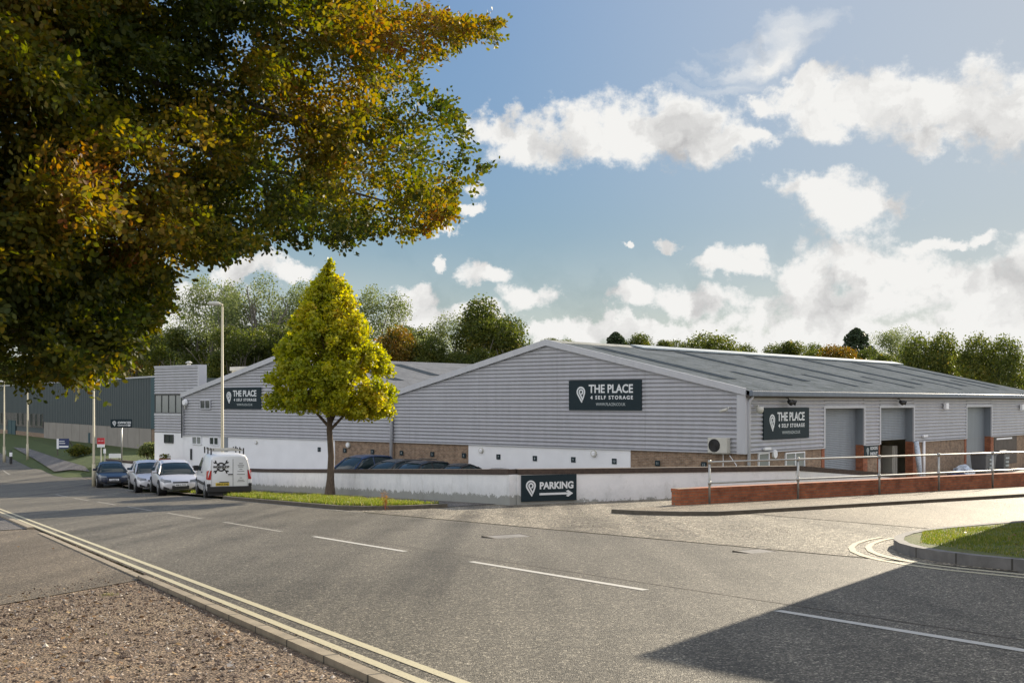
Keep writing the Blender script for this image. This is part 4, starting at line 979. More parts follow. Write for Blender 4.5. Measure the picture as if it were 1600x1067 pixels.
x = gx(281); w_ = loc(gx(292), -.10); z = (HY - 631) / F * w_.y; t = thing('floodlight', (w_.x, w_.y, z), TH, 'round white lamp at the left end of the smaller gable', 'floodlight')
MB().tube([(0, 0, .1), (0, -.16, .1)], [.24, .18], 14).build('lamp_head', M['white'], t); MB().box(-.05, .05, -.1, .02, -.35, -.1).build('bracket', M['galv'], t)

# yard things on the right
def wheelie_bin(px, py, label, w=.58):
    g = loc(1.6, fb(px)); t = thing('wheeled_bin', (g.x, g.y, GZ + .15), TH + R(80), label, 'bin', 'wheeled bins in the goods yard')
    h = 1.28; W2 = w
    m = MB(); m.add([(-W2 * .8, -.42, .12), (W2 * .8, -.42, .12), (W2 * .8, .42, .12), (-W2 * .8, .42, .12), (-W2, -.5, h), (W2, -.5, h), (W2, .5, h), (-W2, .5, h)], [(0, 3, 2, 1), (4, 5, 6, 7), (0, 1, 5, 4), (1, 2, 6, 5), (2, 3, 7, 6), (3, 0, 4, 7)]); m.build('body', M['grey_plastic'], t, bevel=.03)
    m = MB(); m.prism([(-.56, h + .005), (.54, h + .005), (.5, h + .09), (-.2, h + .15), (-.52, h + .08)], -W2 - .04, W2 + .04, 'yz'); m.build('lid', M['grey_plastic'], t)
    for s in (-1, 1): MB().tube([(s * W2 * .85 - .04, .38, .1), (s * W2 * .85 + .04, .38, .1)], .1, 12).build('wheel', M['rubber'], t)
    for zz, ww in ((.95, .42), (.72, .34), (.5, .38)): 
        m = MB()
        for k in range(4): m.box(-ww / 2 + k * ww / 4, -ww / 2 + k * ww / 4 + ww / 5, -.53, -.46, zz, zz + .1)
        m.build('label', M['sign_logo'], t)
wheelie_bin(1494, 735, 'broad dark grey wheeled bin standing left of the narrow bin', .62); wheelie_bin(1520, 735, 'narrow dark grey wheeled bin closest to the narrow grey door', .34)
rng = random.Random(5)
g = loc(1.2, fb(1471)); t = thing('sack_heap', (g.x, g.y, GZ + .12), TH + R(80), 'crumpled blue and white sack heap on the ground beside the wheeled bins', 'sacks')
def lumps(mat, cx, w, h, name):
    bm = bmesh.new(); bmesh.ops.create_icosphere(bm, subdivisions=3, radius=1)
    for v in bm.verts:
        q = v.co; k = 1 + .22 * math.sin(q.x * 5 + cx) * math.cos(q.y * 4) + .12 * math.sin(q.z * 9 + q.x * 7); v.co = Vector((cx + q.x * w * k, q.y * .5 * k, max(0, q.z * h * k + h * .4)))
    me = bpy.data.meshes.new(name); bm.to_mesh(me); bm.free(); me.materials.append(M[mat]); link(bpy.data.objects.new(name, me), t)
lumps('tarp', .2, .75, .55, 'sack'); lumps('blue', -.55, .45, .35, 'sack')
g = loc(.25, fb(1424.5)); t = thing('rolled_banner', (g.x, g.y, GZ), TH + R(90), 'tall pale rolled sheet leaning on the wall right of the half open shutter', 'banner')
zt = zf(1424, 689) - GZ; MB().tube([(0, -.25, .45), (.02, -.12, 1.4), (0, 0, zt)], [.10, .16, .13], 10).build('roll', M['tarp'], t, smooth=True)
MB().tube([(0, -.25, .3), (0, -.25, .46)], .06, 8).build('pole_end', M['white'], t)
for k, (px, dx, wd, hh, mt) in enumerate(((1392, -2.6, .5, 2.0, 'cream'), (1402, -2.0, .35, 1.5, 'timber'), (1384, -3.0, .6, .8, 'frame_dark'), (1408, -1.4, .2, 2.1, 'offwhite'))):
    g = loc(dx, fb(px) + 1.2 + k * .2); t = thing(('storage_cupboard', 'crate_stack', 'pallet', 'roll_cage')[k], (g.x, g.y, GZ), TH + R(70), ('pale tall cupboard deep inside the open goods bay', 'brown stacked crates inside the open goods bay', 'dark pallet load on the floor inside the goods bay', 'pale upright roll cage by the right side of the goods bay')[k], ('cupboard', 'crates', 'pallet', 'cage')[k])
    MB().box(-wd, wd, -.4, .4, .05, hh).build('body', M[mt], t, bevel=.02); MB().box(-wd + .05, -.02, -.43, -.401, .15, hh - .1).box(.02, wd - .05, -.43, -.401, .15, hh - .1).build('panel', M[mt], t)
g = loc(.9, fb(1540)); t = thing('bollard', (g.x, g.y, GZ), 0, 'short grey metal bollard at the foot of the narrow grey door', 'bollard'); MB().tube([(0, 0, 0), (0, 0, 1.0), (0, 0, 1.05)], [.07, .07, .03], 10).build('post', M['galv'], t, smooth=True)
g = loc(.5, fb(1599)); t = thing('bollard', (g.x, g.y, GZ), 0, 'yellow protection post at the right edge beside the boarded brickwork', 'bollard'); MB().tube([(0, 0, 0), (0, 0, 2.6)], .09, 10).build('post', M['yellow_plate'], t, smooth=True)
# concrete of the goods yard
def yard():
    m = MB(); a = [loc(.1, 5), loc(9, 5), loc(14, 42), loc(.1, 60)]
    z = [GZ + .0, GZ + .0, GZ + .25, GZ + .25]; m.add([(p.x, p.y, GZ + .10) for p in a], [(0, 1, 2, 3)]); meta(m.build('goods_yard', M['yard']), kind='structure')
    m = MB(); a = [XY(30.4, 16.7), XY(30.4, 26), tuple(loc(3, -4)), tuple(loc(-.1, -.01)), tuple(loc(-42, -.01)), XY(75, 16.8)]; m.add([(*p, -4.46) for p in a], [tuple(range(6))]); meta(m.build('car_park', M['pave_dark']), kind='structure')
yard()

# ------------------------------------------------------------------ street furniture
def lamp_post(px, Y, ytop, label, ybase=None, arm=-1, r=.075):
    x = (px - HX) / F * Y; gz = Gxy(x, Y); H = (HY - ytop) / F * Y - gz
    t = thing('street_lamp', (x, Y, gz), 0, label, 'street lamp', 'tall cream street lamps')
    MB().tube([(0, 0, -.2), (0, 0, 1.3)], [r * 1.45, r * 1.4], 12).build('base', M['post'], t, smooth=True)
    MB().tube([(0, 0, 1.3), (0, 0, 1.36), (0, 0, H - .1)], [r * 1.2, r, r * .62], 12).build('pole', M['post'], t, smooth=True)
    MB().tube([(0, 0, H - .12), (0, 0, H), (arm * .18, 0, H + .03)], .045, 8).build('arm', M['post'], t, smooth=True)
    MB().tube([(arm * .1, 0, H + .03), (arm * .25, 0, H + .05), (arm * .55, 0, H + .06), (arm * .68, 0, H + .05)], [.05, .11, .09, .03], 10).build('lamp_head', M['offwhite'], t, smooth=True)
lamp_post(347.3, 52, 476, 'cream street lamp rising behind the white van')
lamp_post(146.5, 67.5, 572, 'cream street lamp beside the navy parked car')
lamp_post(43, 100, 598, 'cream street lamp on the far footpath, second from the left edge')
lamp_post(6.5, 98, 597, 'cream street lamp at the very left edge of the view')
for px, py, Y, l in ((7, 706, 99, 'black and white bollard at the left edge by the far footpath'), (17, 709, 95, 'black and white bollard right of its twin by the far footpath')):
    x = (px - HX) / F * Y; gz = Gxy(x, Y); t = thing('bollard', (x, Y, gz), 0, l, 'bollard', 'black and white bollards by the footpath')
    MB().tube([(0, 0, 0), (0, 0, .62)], .11, 10).build('post', M['black'], t); MB().tube([(0, 0, .62), (0, 0, .95)], .115, 10).build('white_band', M['white'], t); MB().tube([(0, 0, .95), (0, 0, 1.08)], [.11, .06], 10).build('cap', M['black'], t)
def post_board():
    Y = 80; x = (157.5 - HX) / F * Y; gz = Gxy(x, Y); t = thing('agent_board', (x, Y, gz), R(8), 'red and white estate agent board on a post by the navy car', 'board')
    zt = (HY - 684) / F * Y - gz; zb = (HY - 698.5) / F * Y - gz; zm = zb + (zt - zb) * .32
    MB().box(-.25, .25, -.02, .02, zm, zt).build('board', M['red'], t); MB().box(-.25, .25, -.021, .019, zb, zm - .002).build('lower_board', M['white'], t)
    MB().box(-.03, .03, .02, .07, 0, zt).build('post', M['offwhite'], t)
    text_mb('TO LET', .12, 0, zb + (zt - zb) * .62, -.022, 'CENTER').build('lettering', M['white'], t)
    Y = 79; x = (161.5 - HX) / F * Y + .1; gz = Gxy(x, Y); t = thing('marker_post', (x, Y, gz), 0, 'thin post with white plates just right of the red board', 'post')
    zt = (HY - 700) / F * Y - gz; MB().tube([(0, 0, 0), (0, 0, zt)], .04, 8).build('post', M['galv'], t); MB().box(-.08, .08, -.06, -.04, zt - .35, zt - .05).build('plate', M['white'], t); MB().box(-.07, .07, -.06, -.04, .35, .75).build('plate', M['white'], t)
    Y = 96; x = (98 - HX) / F * Y; gz = Gxy(x, Y); t = thing('notice_board', (x, Y, gz), R(12), 'navy and white notice board propped up on the grass bank', 'board')
    zt = (HY - 685) / F * Y - gz; zb = (HY - 701) / F * Y - gz
    MB().box(-.45, .5, -.03, .03, zb, zt).build('board', M['blue'], t); [MB().box(*q).build('stripe', M['white'], t) for q in ((-.47, -.3, -.035, -.03, zb, zt), (-.28, .15, -.035, -.03, zt - .25, zt - .2), (-.28, .2, -.035, -.03, zt - .42, zt - .37), (-.28, .45, -.035, -.03, zb + .12, zb + .25))]
    MB().tube([(.45, .05, zt - .1), (1.1, .5, 0)], .04, 6).build('prop', M['timber'], t); MB().tube([(-.42, .05, 0), (-.42, .05, zt)], .04, 6).build('leg', M['timber'], t)
    Y = 84; x = (179.5 - HX) / F * Y; gz = Gxy(x, Y); t = thing('street_name_sign', (x, Y, gz), R(10), 'low white name sign in front of the factory wall', 'sign')
    zt = (HY - 708.5) / F * Y - gz; MB().box(-.42, .42, -.02, .02, zt - .32, zt).build('board', M['white'], t)
    for s in (-.3, .3): MB().box(s - .03, s + .03, .02, .06, 0, zt).build('leg', M['black'], t)
post_board()
def planter():
    w_ = loc(gx(278), -1.0); t = thing('planter', (w_.x, w_.y, GZ), TH, 'terracotta planter with small plants at the foot of the whitewashed wall', 'planter')
    zt = (HY - 716) / F * w_.y - GZ
    MB().box(-.4, .4, -.2, .2, 0, zt).build('box', M['terracotta'], t)
    rg = np.random.default_rng(3); c = rg.uniform(-1, 1, (300, 3)) * [.42, .2, .18] + [0, 0, zt + .12]; leaf_mesh('foliage', c, .09, M['oak'], rg, t)
def leaf_mesh(name, c, size, mat, rg, parent=None, tint=None, up=.0, aspect=.62, jitter=.35, hang=0., de=None):
    n = len(c); d = rg.normal(size=(n, 3)) if de is None else de[0]; d[:, 2] -= hang; d /= np.linalg.norm(d, axis=1)[:, None]
    e = rg.normal(size=(n, 3)) if de is None else de[1]; e[:, 2] += up; e -= (e * d).sum(1)[:, None] * d; e /= np.linalg.norm(e, axis=1)[:, None] + 1e-9
    s = size * (1 + jitter * rg.uniform(-1, 1, n))[:, None]; nn = np.cross(d, e)
    v = np.empty((n, 6, 3))       # a leaf: base, two shoulders each side, tip, slightly folded
    v[:, 0] = c - d * s * .5; v[:, 1] = c - d * s * .12 + e * s * aspect * .5 + nn * s * .08; v[:, 2] = c + d * s * .22 + e * s * aspect * .40 + nn * s * .08
    v[:, 3] = c + d * s * .5; v[:, 4] = c + d * s * .22 - e * s * aspect * .40 + nn * s * .08; v[:, 5] = c - d * s * .12 - e * s * aspect * .5 + nn * s * .08
    if tint is None: tint = rg.uniform(0, 1, n)
    return mesh_np(name, v.reshape(-1, 3), n, 6, mat, tint, parent)
def card_mesh(name, c, size, mat, rg, parent=None, tint=None, jitter=.4):
    n = len(c); d = rg.normal(size=(n, 3)); d /= np.linalg.norm(d, axis=1)[:, None]
    e = rg.normal(size=(n, 3)); e -= (e * d).sum(1)[:, None] * d; e /= np.linalg.norm(e, axis=1)[:, None] + 1e-9
    s = size * (1 + jitter * rg.uniform(-1, 1, n))[:, None]
    v = np.stack([c - d * s * .5, c + e * s * .33, c + d * s * .5, c - e * s * .33], 1)
    if tint is None: tint = rg.uniform(0, 1, n)
    return mesh_np(name, v.reshape(-1, 3), n, 4, mat, tint, parent)
planter()

# ------------------------------------------------------------------ cars
def loft(rings, caps=True):
    m = MB(); n = len(rings[0]); 
    for r in rings: m.v += [tuple(p) for p in r]
    for i in range(len(rings) - 1):
        for j in range(n): m.f.append((i * n + j, i * n + (j + 1) % n, (i + 1) * n + (j + 1) % n, (i + 1) * n + j))
    if caps: m.f.append(tuple(range(n))[::-1]); m.f.append(tuple((len(rings) - 1) * n + j for j in range(n)))
    return m
def body_ring(y, w, zb, zt, cr=.03):
    h = zt - zb
    half = [(w * .80, zb), (w * .97, zb + h * .12), (w, zb + h * .40), (w * .985, zb + h * .72), (w * .93, zt - .02), (w * .80, zt)]
    return [(a, y, z) for a, z in half] + [(0, y, zt + cr)] + [(-a, y, z) for a, z in half[::-1]] + [(0, y, zb)]
def wheel(t, x, y, r, side):
    w = thing_part = MB()
    o = MB().tube([(x - side * .20, y, r), (x - side * .01, y, r), (x, y, r)], [r, r, r * .93], 22).build('wheel', M['rubber'], t)
    m = MB().tube([(x - side * .02, y, r), (x + side * .012, y, r)], [r * .68, r * .62], 18); m.build('rim', M['alloy'], o)
    m = MB()
    for k in range(5):
        a = k * 2 * math.pi / 5; p = [(x + side * .013, y + math.cos(a + d) * rr, r + math.sin(a + d) * rr) for d, rr in ((.32, r * .25), (.25, r * .58), (1.0, r * .58), (.93, r * .25))]
        m.quad(*p)
    m.build('rim_gap', M['black'], o)
def make_car(paint, label, L=4.3, Wd=.88, H=1.46, shape='hatch', group=None, cat='car', plate='WP61 KXE', detail=True):
    t = thing('parked_car', (0, 0, 0), 0, label, cat, group); h = L / 2; k = H / 1.46; PM = M[paint]
    if shape == 'hatch':
        st_ = [(-h, .66, .34, .55), (-h + .06, .80, .24, .64), (-h + .35, .95, .20, .74), (-h + .75, .985, .19, .83), (-h + 1.25, 1, .19, .93), (0, 1, .19, .955), (1.1, .99, .19, .99), (h - .35, .95, .2, 1.02), (h - .05, .88, .26, .98), (h, .78, .36, .9)]
        gr = [(-h + 1.05, .80, .93, .925), (-h + 1.85, .70, .93, 1.36 * k), (-h + 2.35, .68, .94, H - .02), (.6, .68, .96, H), (h - .75, .66, .98, H - .06), (h - .12, .64, .99, 1.05)]
    else:
        st_ = [(-h, .66, .34, .52), (-h + .06, .82, .24, .62), (-h + .4, .95, .20, .70), (-h + .8, .985, .19, .78), (-h + 1.35, 1, .19, .86), (0, 1, .19, .89), (h - 1.0, .99, .19, .93), (h - .3, .93, .2, .93), (h - .04, .85, .28, .88), (h, .75, .36, .8)]
        gr = [(-h + 1.2, .78, .86, .855), (-h + 2.0, .66, .87, H - .1), (-h + 2.5, .64, .87, H), (.6, .64, .9, H - .01), (h - 1.2, .62, .9, H - .14), (h - .6, .60, .92, .95)]
    b = loft([body_ring(y, Wd * w, zb, zt) for y, w, zb, zt in st_]).build('body', PM, t, smooth=True)
    sm = b.modifiers.new('s', 'SUBSURF'); sm.levels = 1; sm.render_levels = 2
    rings = []
    for y, w, zb, zt in gr:
        wb = Wd * .93; wt = Wd * w * .98; d = zt - zb
        half = [(wb, zb - .03), (wb + (wt - wb) * .5, zb + d * .5), (wt + .02, zt - .05 * min(1, d * 4)), (wt - .12, zt)]
        rings.append([(a, y, z) for a, z in half] + [(0, y, zt + .02)] + [(-a, y, z) for a, z in half[::-1]])
    loft(rings).build('window', M['car_glass'], t, smooth=True)
    # roof panel, pillars
    m = MB()
    for i in range(1, 4):
        a, c_ = rings[i], rings[i + 1]
        idx = [2, 3, 4, 5, 6]; up = .012
        for j in range(len(idx) - 1):
            p = [a[idx[j]], a[idx[j + 1]], c_[idx[j + 1]], c_[idx[j]]]; m.quad(*[(q[0] * 1.004, q[1], q[2] + up) for q in p])
    m.build('roof', PM, t, smooth=True)
    for s in (0, 1):
        m = MB(); f = lambda i, j: Vector(rings[i][j if s == 0 else 8 - j])
        m.tube([f(0, 0) * 1.0 + Vector((0, 0, .03)), f(1, 2), f(2, 2)], .035, 6); m.tube([f(2, 2), f(3, 2), f(4, 2)], .03, 6); m.tube([f(4, 2), f(5, 1)], .06, 6)
        mid = [(f(2, j) + f(3, j)) / 2 for j in range(3)]; m.tube(mid, .035, 6); m.build('pillar', PM, t)
    r = .315
    for s in (-1, 1):
        for y in (-h + .82, h - .78):
            MB().tube([(s * (Wd * .6), y, r), (s * (Wd + .004), y, r)], r + .055, 24).build('wheel_arch', M['black'], t); wheel(t, s * (Wd + .012), y, r, s)
        # headlights wrap the front corners
        MB().add([(s * Wd * .45, -h - .005, .60), (s * Wd * .80, -h + .08, .58), (s * Wd * .945, -h + .42, .66), (s * Wd * .90, -h + .46, .775), (s * Wd * .76, -h + .13, .72), (s * Wd * .47, -h + .03, .69)], [(0, 1, 4, 5), (1, 2, 3, 4)]).build('headlight', M['lens'], t)
        MB().add([(s * Wd * .55, h + .005, .72), (s * Wd * .90, h - .08, .70), (s * Wd * .86, h - .1, .92), (s * Wd * .6, h - .02, .92)], [(0, 1, 2, 3)]).build('tail_light', M['lamp_red'], t)
        MB().box(s * Wd * .98 - .02 + (0 if s > 0 else -.16), s * Wd * .98 + .02 + (.16 if s > 0 else 0), -h + 1.42, -h + 1.55, .93, 1.06).build('mirror', PM, t, bevel=.03)
        MB().add([(s * Wd * .52, -h - .012, .27), (s * Wd * .84, -h + .05, .27), (s * Wd * .84, -h + .045, .42), (s * Wd * .58, -h - .01, .33)], [(0, 1, 2, 3)]).build('fog_light_recess', M['black'], t)
    MB().box(-Wd * .42, Wd * .42, -h - .015, -h + .05, .28, .44).box(-Wd * .38, Wd * .38, -h - .01, -h + .05, .56, .62).build('grille', M['black'], t, bevel=.015)
    MB().box(-.26, .26, -h - .035, -h - .016, .42, .53).build('number_plate', M['white'], t)
    if plate: text_mb(plate, .095, 0, .44, -h - .036, 'CENTER', bold=.002).build('lettering', M['black'], t)
    return t
def put(t, px, Y, rz, up=.0):
    x = (px - HX) / F * Y; t.location = (x, Y, Gxy(x, Y) + up); t.rotation_euler.z = rz
CG = 'cars parked nose out on the verge'
c1 = make_car('p_navy', 'navy low saloon parked furthest along the verge beside the lamp post', 4.45, .88, 1.38, 'saloon', CG, plate='V126 BCW'); put(c1, 173, 67.5, R(24), .03)
c2 = make_car('p_silver', 'silver hatchback parked between the navy saloon and the other silver hatchback', 4.0, .85, 1.48, 'hatch', CG); put(c2, 233, 59.5, R(25), .10)
c3 = make_car('p_silver', 'larger silver hatchback parked right behind the white van', 4.35, .90, 1.48, 'hatch', CG, plate='WR12 TVZ'); put(c3, 272, 54.5, R(24), .11)
def make_van():
    t = thing('parked_van', (0, 0, 0), 0, 'white workshop van with roof rack and yellow number plate seen from behind', 'van'); PM = M['p_white']
    L, Wd, H = 4.35, .905, 1.82; h = L / 2
    def ring(y, wb, wt, zb, zt, belt=1.0):
        half = [(wb * .92, zb), (wb, zb + .16), (wb, belt * .75), (wb * .985, belt), (wt, zt - .16), (wt - .07, zt - .04), (wt * .6, zt)]
        return [(a, y, z) for a, z in half] + [(0, y, zt + .015)] + [(-a, y, z) for a, z in half[::-1]] + [(0, y, zb)]
    # front at -y
    b = loft([ring(-h, Wd * .8, Wd * .66, .32, .82, .7), ring(-h + .12, Wd * .92, Wd * .8, .24, .94, .75), ring(-h + .75, Wd * .99, Wd * .86, .22, 1.08, .9), ring(-h + 1.02, Wd, Wd * .86, .22, 1.16), ring(-h + 1.62, Wd, Wd * .80, .22, 1.66), ring(-h + 1.95, Wd, Wd * .80, .22, H - .04), ring(.3, Wd, Wd * .82, .22, H), ring(h - .3, Wd, Wd * .82, .24, H - .01), ring(h - .05, Wd * .98, Wd * .80, .27, H - .06), ring(h, Wd * .96, Wd * .78, .30, H - .13)]).build('body', PM, t, smooth=True)
    b.modifiers.new('e', 'EDGE_SPLIT').split_angle = R(50)
    # windscreen, side windows
    m = MB(); m.add([(-.72, -h + 1.05, 1.175), (.72, -h + 1.05, 1.175), (.64, -h + 1.60, 1.66), (-.64, -h + 1.60, 1.66)], [(0, 1, 2, 3)]); m.v = [(a, b_ - .02, c + .02) for a, b_, c in m.v]; m.build('windscreen', M['car_glass'], t)
    for s in (-1, 1):
        m = MB(); m.add([(s * (Wd + .004) * .985, -h + 1.12, 1.04), (s * (Wd + .004) * .985, -h + 2.15, 1.04), (s * Wd * .845, -h + 2.10, 1.60), (s * Wd * .85, -h + 1.72, 1.58)], [(0, 1, 2, 3)]); m.v = [(a + s * .012, b_, c) for a, b_, c in m.v]; m.build('window', M['car_glass'], t)
        MB().box(s * (Wd + .07) - .11, s * (Wd + .07) + .11, -h + 1.15, -h + 1.28, 1.0, 1.22).build('mirror', M['black'], t, bevel=.03)
        MB().box(min(s * Wd, s * (Wd + .02)), max(s * Wd, s * (Wd + .02)), -h + 1.3, h - .95, .50, .62).build('rubbing_strip', M['black'], t, bevel=.008)
        MB().box(min(s * Wd, s * (Wd + .008)), max(s * Wd, s * (Wd + .008)), -h + 2.45, -h + 2.7, .98, 1.03).build('door_handle', M['black'], t)
        for y in (-h + .82, h - .82):
            MB().tube([(s * .6, y, .32), (s * (Wd + .004), y, .32)], .375, 24).build('wheel_arch', M['black'], t); wheel(t, s * (Wd + .014), y, .32, s)
        MB().add([(s * Wd * .975, h + .0, .78), (s * Wd * .83, h + .018, .78), (s * Wd * .80, h + .012, 1.16), (s * Wd * .945, h - .02, 1.16), (s * Wd * 1.0, h - .2, 1.12), (s * Wd * 1.012, h - .2, .8)], [(0, 1, 2, 3), (0, 3, 4, 5)]).build('tail_light', M['lamp_red'], t)
        MB().add([(s * Wd * .5, -h - .005, .62), (s * Wd * .85, -h + .1, .60), (s * Wd * .96, -h + .5, .74), (s * Wd * .82, -h + .3, .9), (s * Wd * .5, -h + .03, .78)], [(0, 1, 2, 3, 4)]).build('headlight', M['lens'], t)
    MB().box(-Wd * .99, Wd * .99, h - .12, h + .06, .26, .50).box(-Wd * 1.0, -Wd * .84, h - .12, h + .055, .49, .62).box(Wd * .84, Wd * 1.0, h - .12, h + .055, .49, .62).build('rear_bumper', M['black'], t, bevel=.03)
    MB().box(-.84, .84, h - .2, h - .08, .12, .27).build('underbody', M['black'], t)
    # rear doors: seam, hinges, handle, plate
    sx = .14
    m = MB(); m.box(-sx - .008, -sx + .008, h + .001, h + .008, .5, H - .2); m.box(-Wd * .80, -Wd * .795, h, h + .007, .5, 1.6); m.box(Wd * .79, Wd * .8, h, h + .007, .5, 1.6); m.build('door_seam', M['grey_plastic'], t)
    MB().box(-.12, .06, h + .0, h + .03, .97, 1.01).build('door_handle', M['black'], t)
    MB().box(-.15 + .18, .41, h, h + .03, .66, .70).build('plate_light', M['grey_plastic'], t)
    pl = MB().box(.02, .56, h + .005, h + .03, .53, .65).build('number_plate', M['yellow_plate'], t)
    def rear_text(s, size, x, z, bold=0, mat='black', al='CENTER'):
        m = text_mb(s, size, 0, 0, 0, al, bold); m.v = [(-a + x, h + .012 - b_ , c + z) for a, b_, c in m.v]; return m.build('lettering', M[mat], t)
    m = text_mb('WP17 YWJ', .10, 0, 0, 0, 'CENTER', .002); m.v = [(-a + .29, h + .034 - b_, c + .555) for a, b_, c in m.v]; m.build('lettering', M['black'], t)
    # emblem: crossed spanners over a tyre ring with the word across (left door as seen from behind = +x)
    ex, ez = .34, 1.30; m = MB()
    for k in range(16):
        a0, a1 = k * math.pi / 8, (k + 1) * math.pi / 8; q = [(ex + math.cos(a) * r_, h + .012, ez + math.sin(a) * r_) for a, r_ in ((a0, .13), (a1, .13), (a1, .19), (a0, .19))]; m.quad(*q)
    for s in (-1, 1):
        c_, s_ = math.cos(R(40)) * s, math.sin(R(40)); d = Vector((c_, s_)); nn = Vector((-s_, c_))
        def pt(u, v): w2 = Vector((ex, ez)) + d * u + nn * v; return (w2.x, h + .014, w2.y)
        m.quad(pt(-.30, -.022), pt(.30, -.022), pt(.30, .022), pt(-.30, .022))
        for e in (-1, 1):
            m.quad(pt(e * .26, -.03), pt(e * .31, -.07), pt(e * .38, -.05), pt(e * .33, -.015)); m.quad(pt(e * .26, .03), pt(e * .31, .07), pt(e * .38, .05), pt(e * .33, .015)); m.quad(pt(e * .25, -.03), pt(e * .25, .03), pt(e * .33, .04), pt(e * .33, -.04))
    m.build('emblem', M['black'], t)
    MB().box(ex - .30, ex + .30, h + .014, h + .017, ez - .05, ez + .055).build('emblem_band', PM, t)
    m = text_mb('WORKSHOP', .115, 0, 0, 0, 'CENTER', .006); m.v = [(-a + ex, h + .022 - b_, c + ez - .035) for a, b_, c in m.v]; m.build('lettering', M['black'], t)
    m = MB()
    for zz, ww in ((1.42, .16), (1.34, .26), (1.28, .20), (1.18, .12), (1.10, .28), (.98, .32), (.83, .10), (.74, .22), (.68, .3)): m.box(-.46 - ww / 2, -.46 + ww / 2, h + .008, h + .011, zz, zz + .018)
    m.build('small_print', M['grey_plastic'], t)
    m = MB()
    for yy, zz, ww in ((1.1, 1.5, .25), (1.1, 1.36, .35), (1.1, 1.22, .3), (1.6, 1.45, .15), (1.6, 1.3, .2)): m.box(Wd * .9, Wd * .96 + .0, yy - ww / 2, yy + ww / 2, zz, zz + .05)
    # roof rack
    m = MB()
    for y in (-.55, .55, 1.55):
        m.box(-.62, .62, y - .025, y + .025, H + .10, H + .15)
    m.build('roof_bar', M['galv'], t)
    m = MB()
    for y in (-.55, .55, 1.55):
        for s in (-1, 1):
            m.box(s * .66 - .025, s * .66 + .025, y - .03, y + .03, H - .05, H + .22); m.box(s * .56 - .02, s * .56 + .02, y - .02, y + .02, H + .1, H + .20)
    m.build('rack_post', M['black'], t)
    return t
van = make_van(); put(van, 347, 49.4, R(202), .08)
# the row in the car park: only roofs show over the wall
car_pos = [(563, 61, 'p_blue', 4.6, .92, 1.68, 'hatch', 'blue tall car showing over the wall nearest the golden tree'), (612, 59.5, 'p_grey', 4.3, .88, 1.52, 'hatch', 'grey car over the wall with only its windscreen showing'), (652, 57, 'p_black', 4.4, .9, 1.58, 'hatch', 'black car over the wall with bars on its roof'),
           (712, 57, 'p_black', 4.4, .88, 1.44, 'saloon', 'black saloon over the wall in the middle of the row'), (772, 54.5, 'p_black', 4.4, .88, 1.33, 'saloon', 'low black car over the wall left of the parking sign corner'), (838, 52.5, 'p_grey', 4.4, .88, 1.22, 'saloon', 'car roof barely showing over the wall above the parking sign')]
for px, Y, p_, L, Wd, H, sh, lab in car_pos:
    c = make_car(p_, lab, L, Wd, H, sh, 'cars in the sunken car park', plate=None)
    x = (px - HX) / F * Y; c.location = (x, Y, -4.5); c.rotation_euler.z = TH
    if 'bars' in lab:
        m = MB()
        for yy in (-.3, .7): m.box(-.6, .6, yy, yy + .06, H + .06, H + .10)
        m.build('roof_bar', M['black'], c)

# ------------------------------------------------------------------ trees
def limbs(m, p, d, L, r, depth, rg, tips, spread=.55, up=.25, n=3, shrink=.68):
    pts = [p]; q = p.copy(); dd = d.copy(); K = 4
    for i in range(K):
        dd = (dd + Vector(rg.normal(size=3)) * .10 + Vector((0, 0, up * .12))).normalized(); q = q + dd * L / K; pts.append(q.copy())
    m.tube(pts, [r * (1 - .42 * i / K) for i in range(K + 1)], 7 if depth > 1 else 5, False)
    tips.append((pts[-1], depth)); 
    if depth == 0: return
    for k in range(n):
        i = K if k == 0 else int(rg.integers(2, K + 1)); base = pts[i]
        nd = (dd + Vector(rg.normal(size=3)) * spread + Vector((0, 0, up))).normalized(); limbs(m, base, nd, L * shrink * rg.uniform(.8, 1.15), r * .55, depth - 1, rg, tips, spread, up, n, shrink)
def blob_points(blobs, n, rg, shell=.55):
    """points in overlapping ellipsoid clumps, denser near each clump's skin"""
    w = np.array([b[3] * b[4] * b[5] for b in blobs]) ** .75; w /= w.sum(); idx = rg.choice(len(blobs), n, p=w); B = np.array(blobs)[idx]
    d = rg.normal(size=(n, 3)); d /= np.linalg.norm(d, axis=1)[:, None]; r = (shell + (1 - shell) * rg.uniform(0, 1, n)) * (1 + .12 * rg.normal(size=n))
    return B[:, :3] + d * B[:, 3:6] * r[:, None], idx
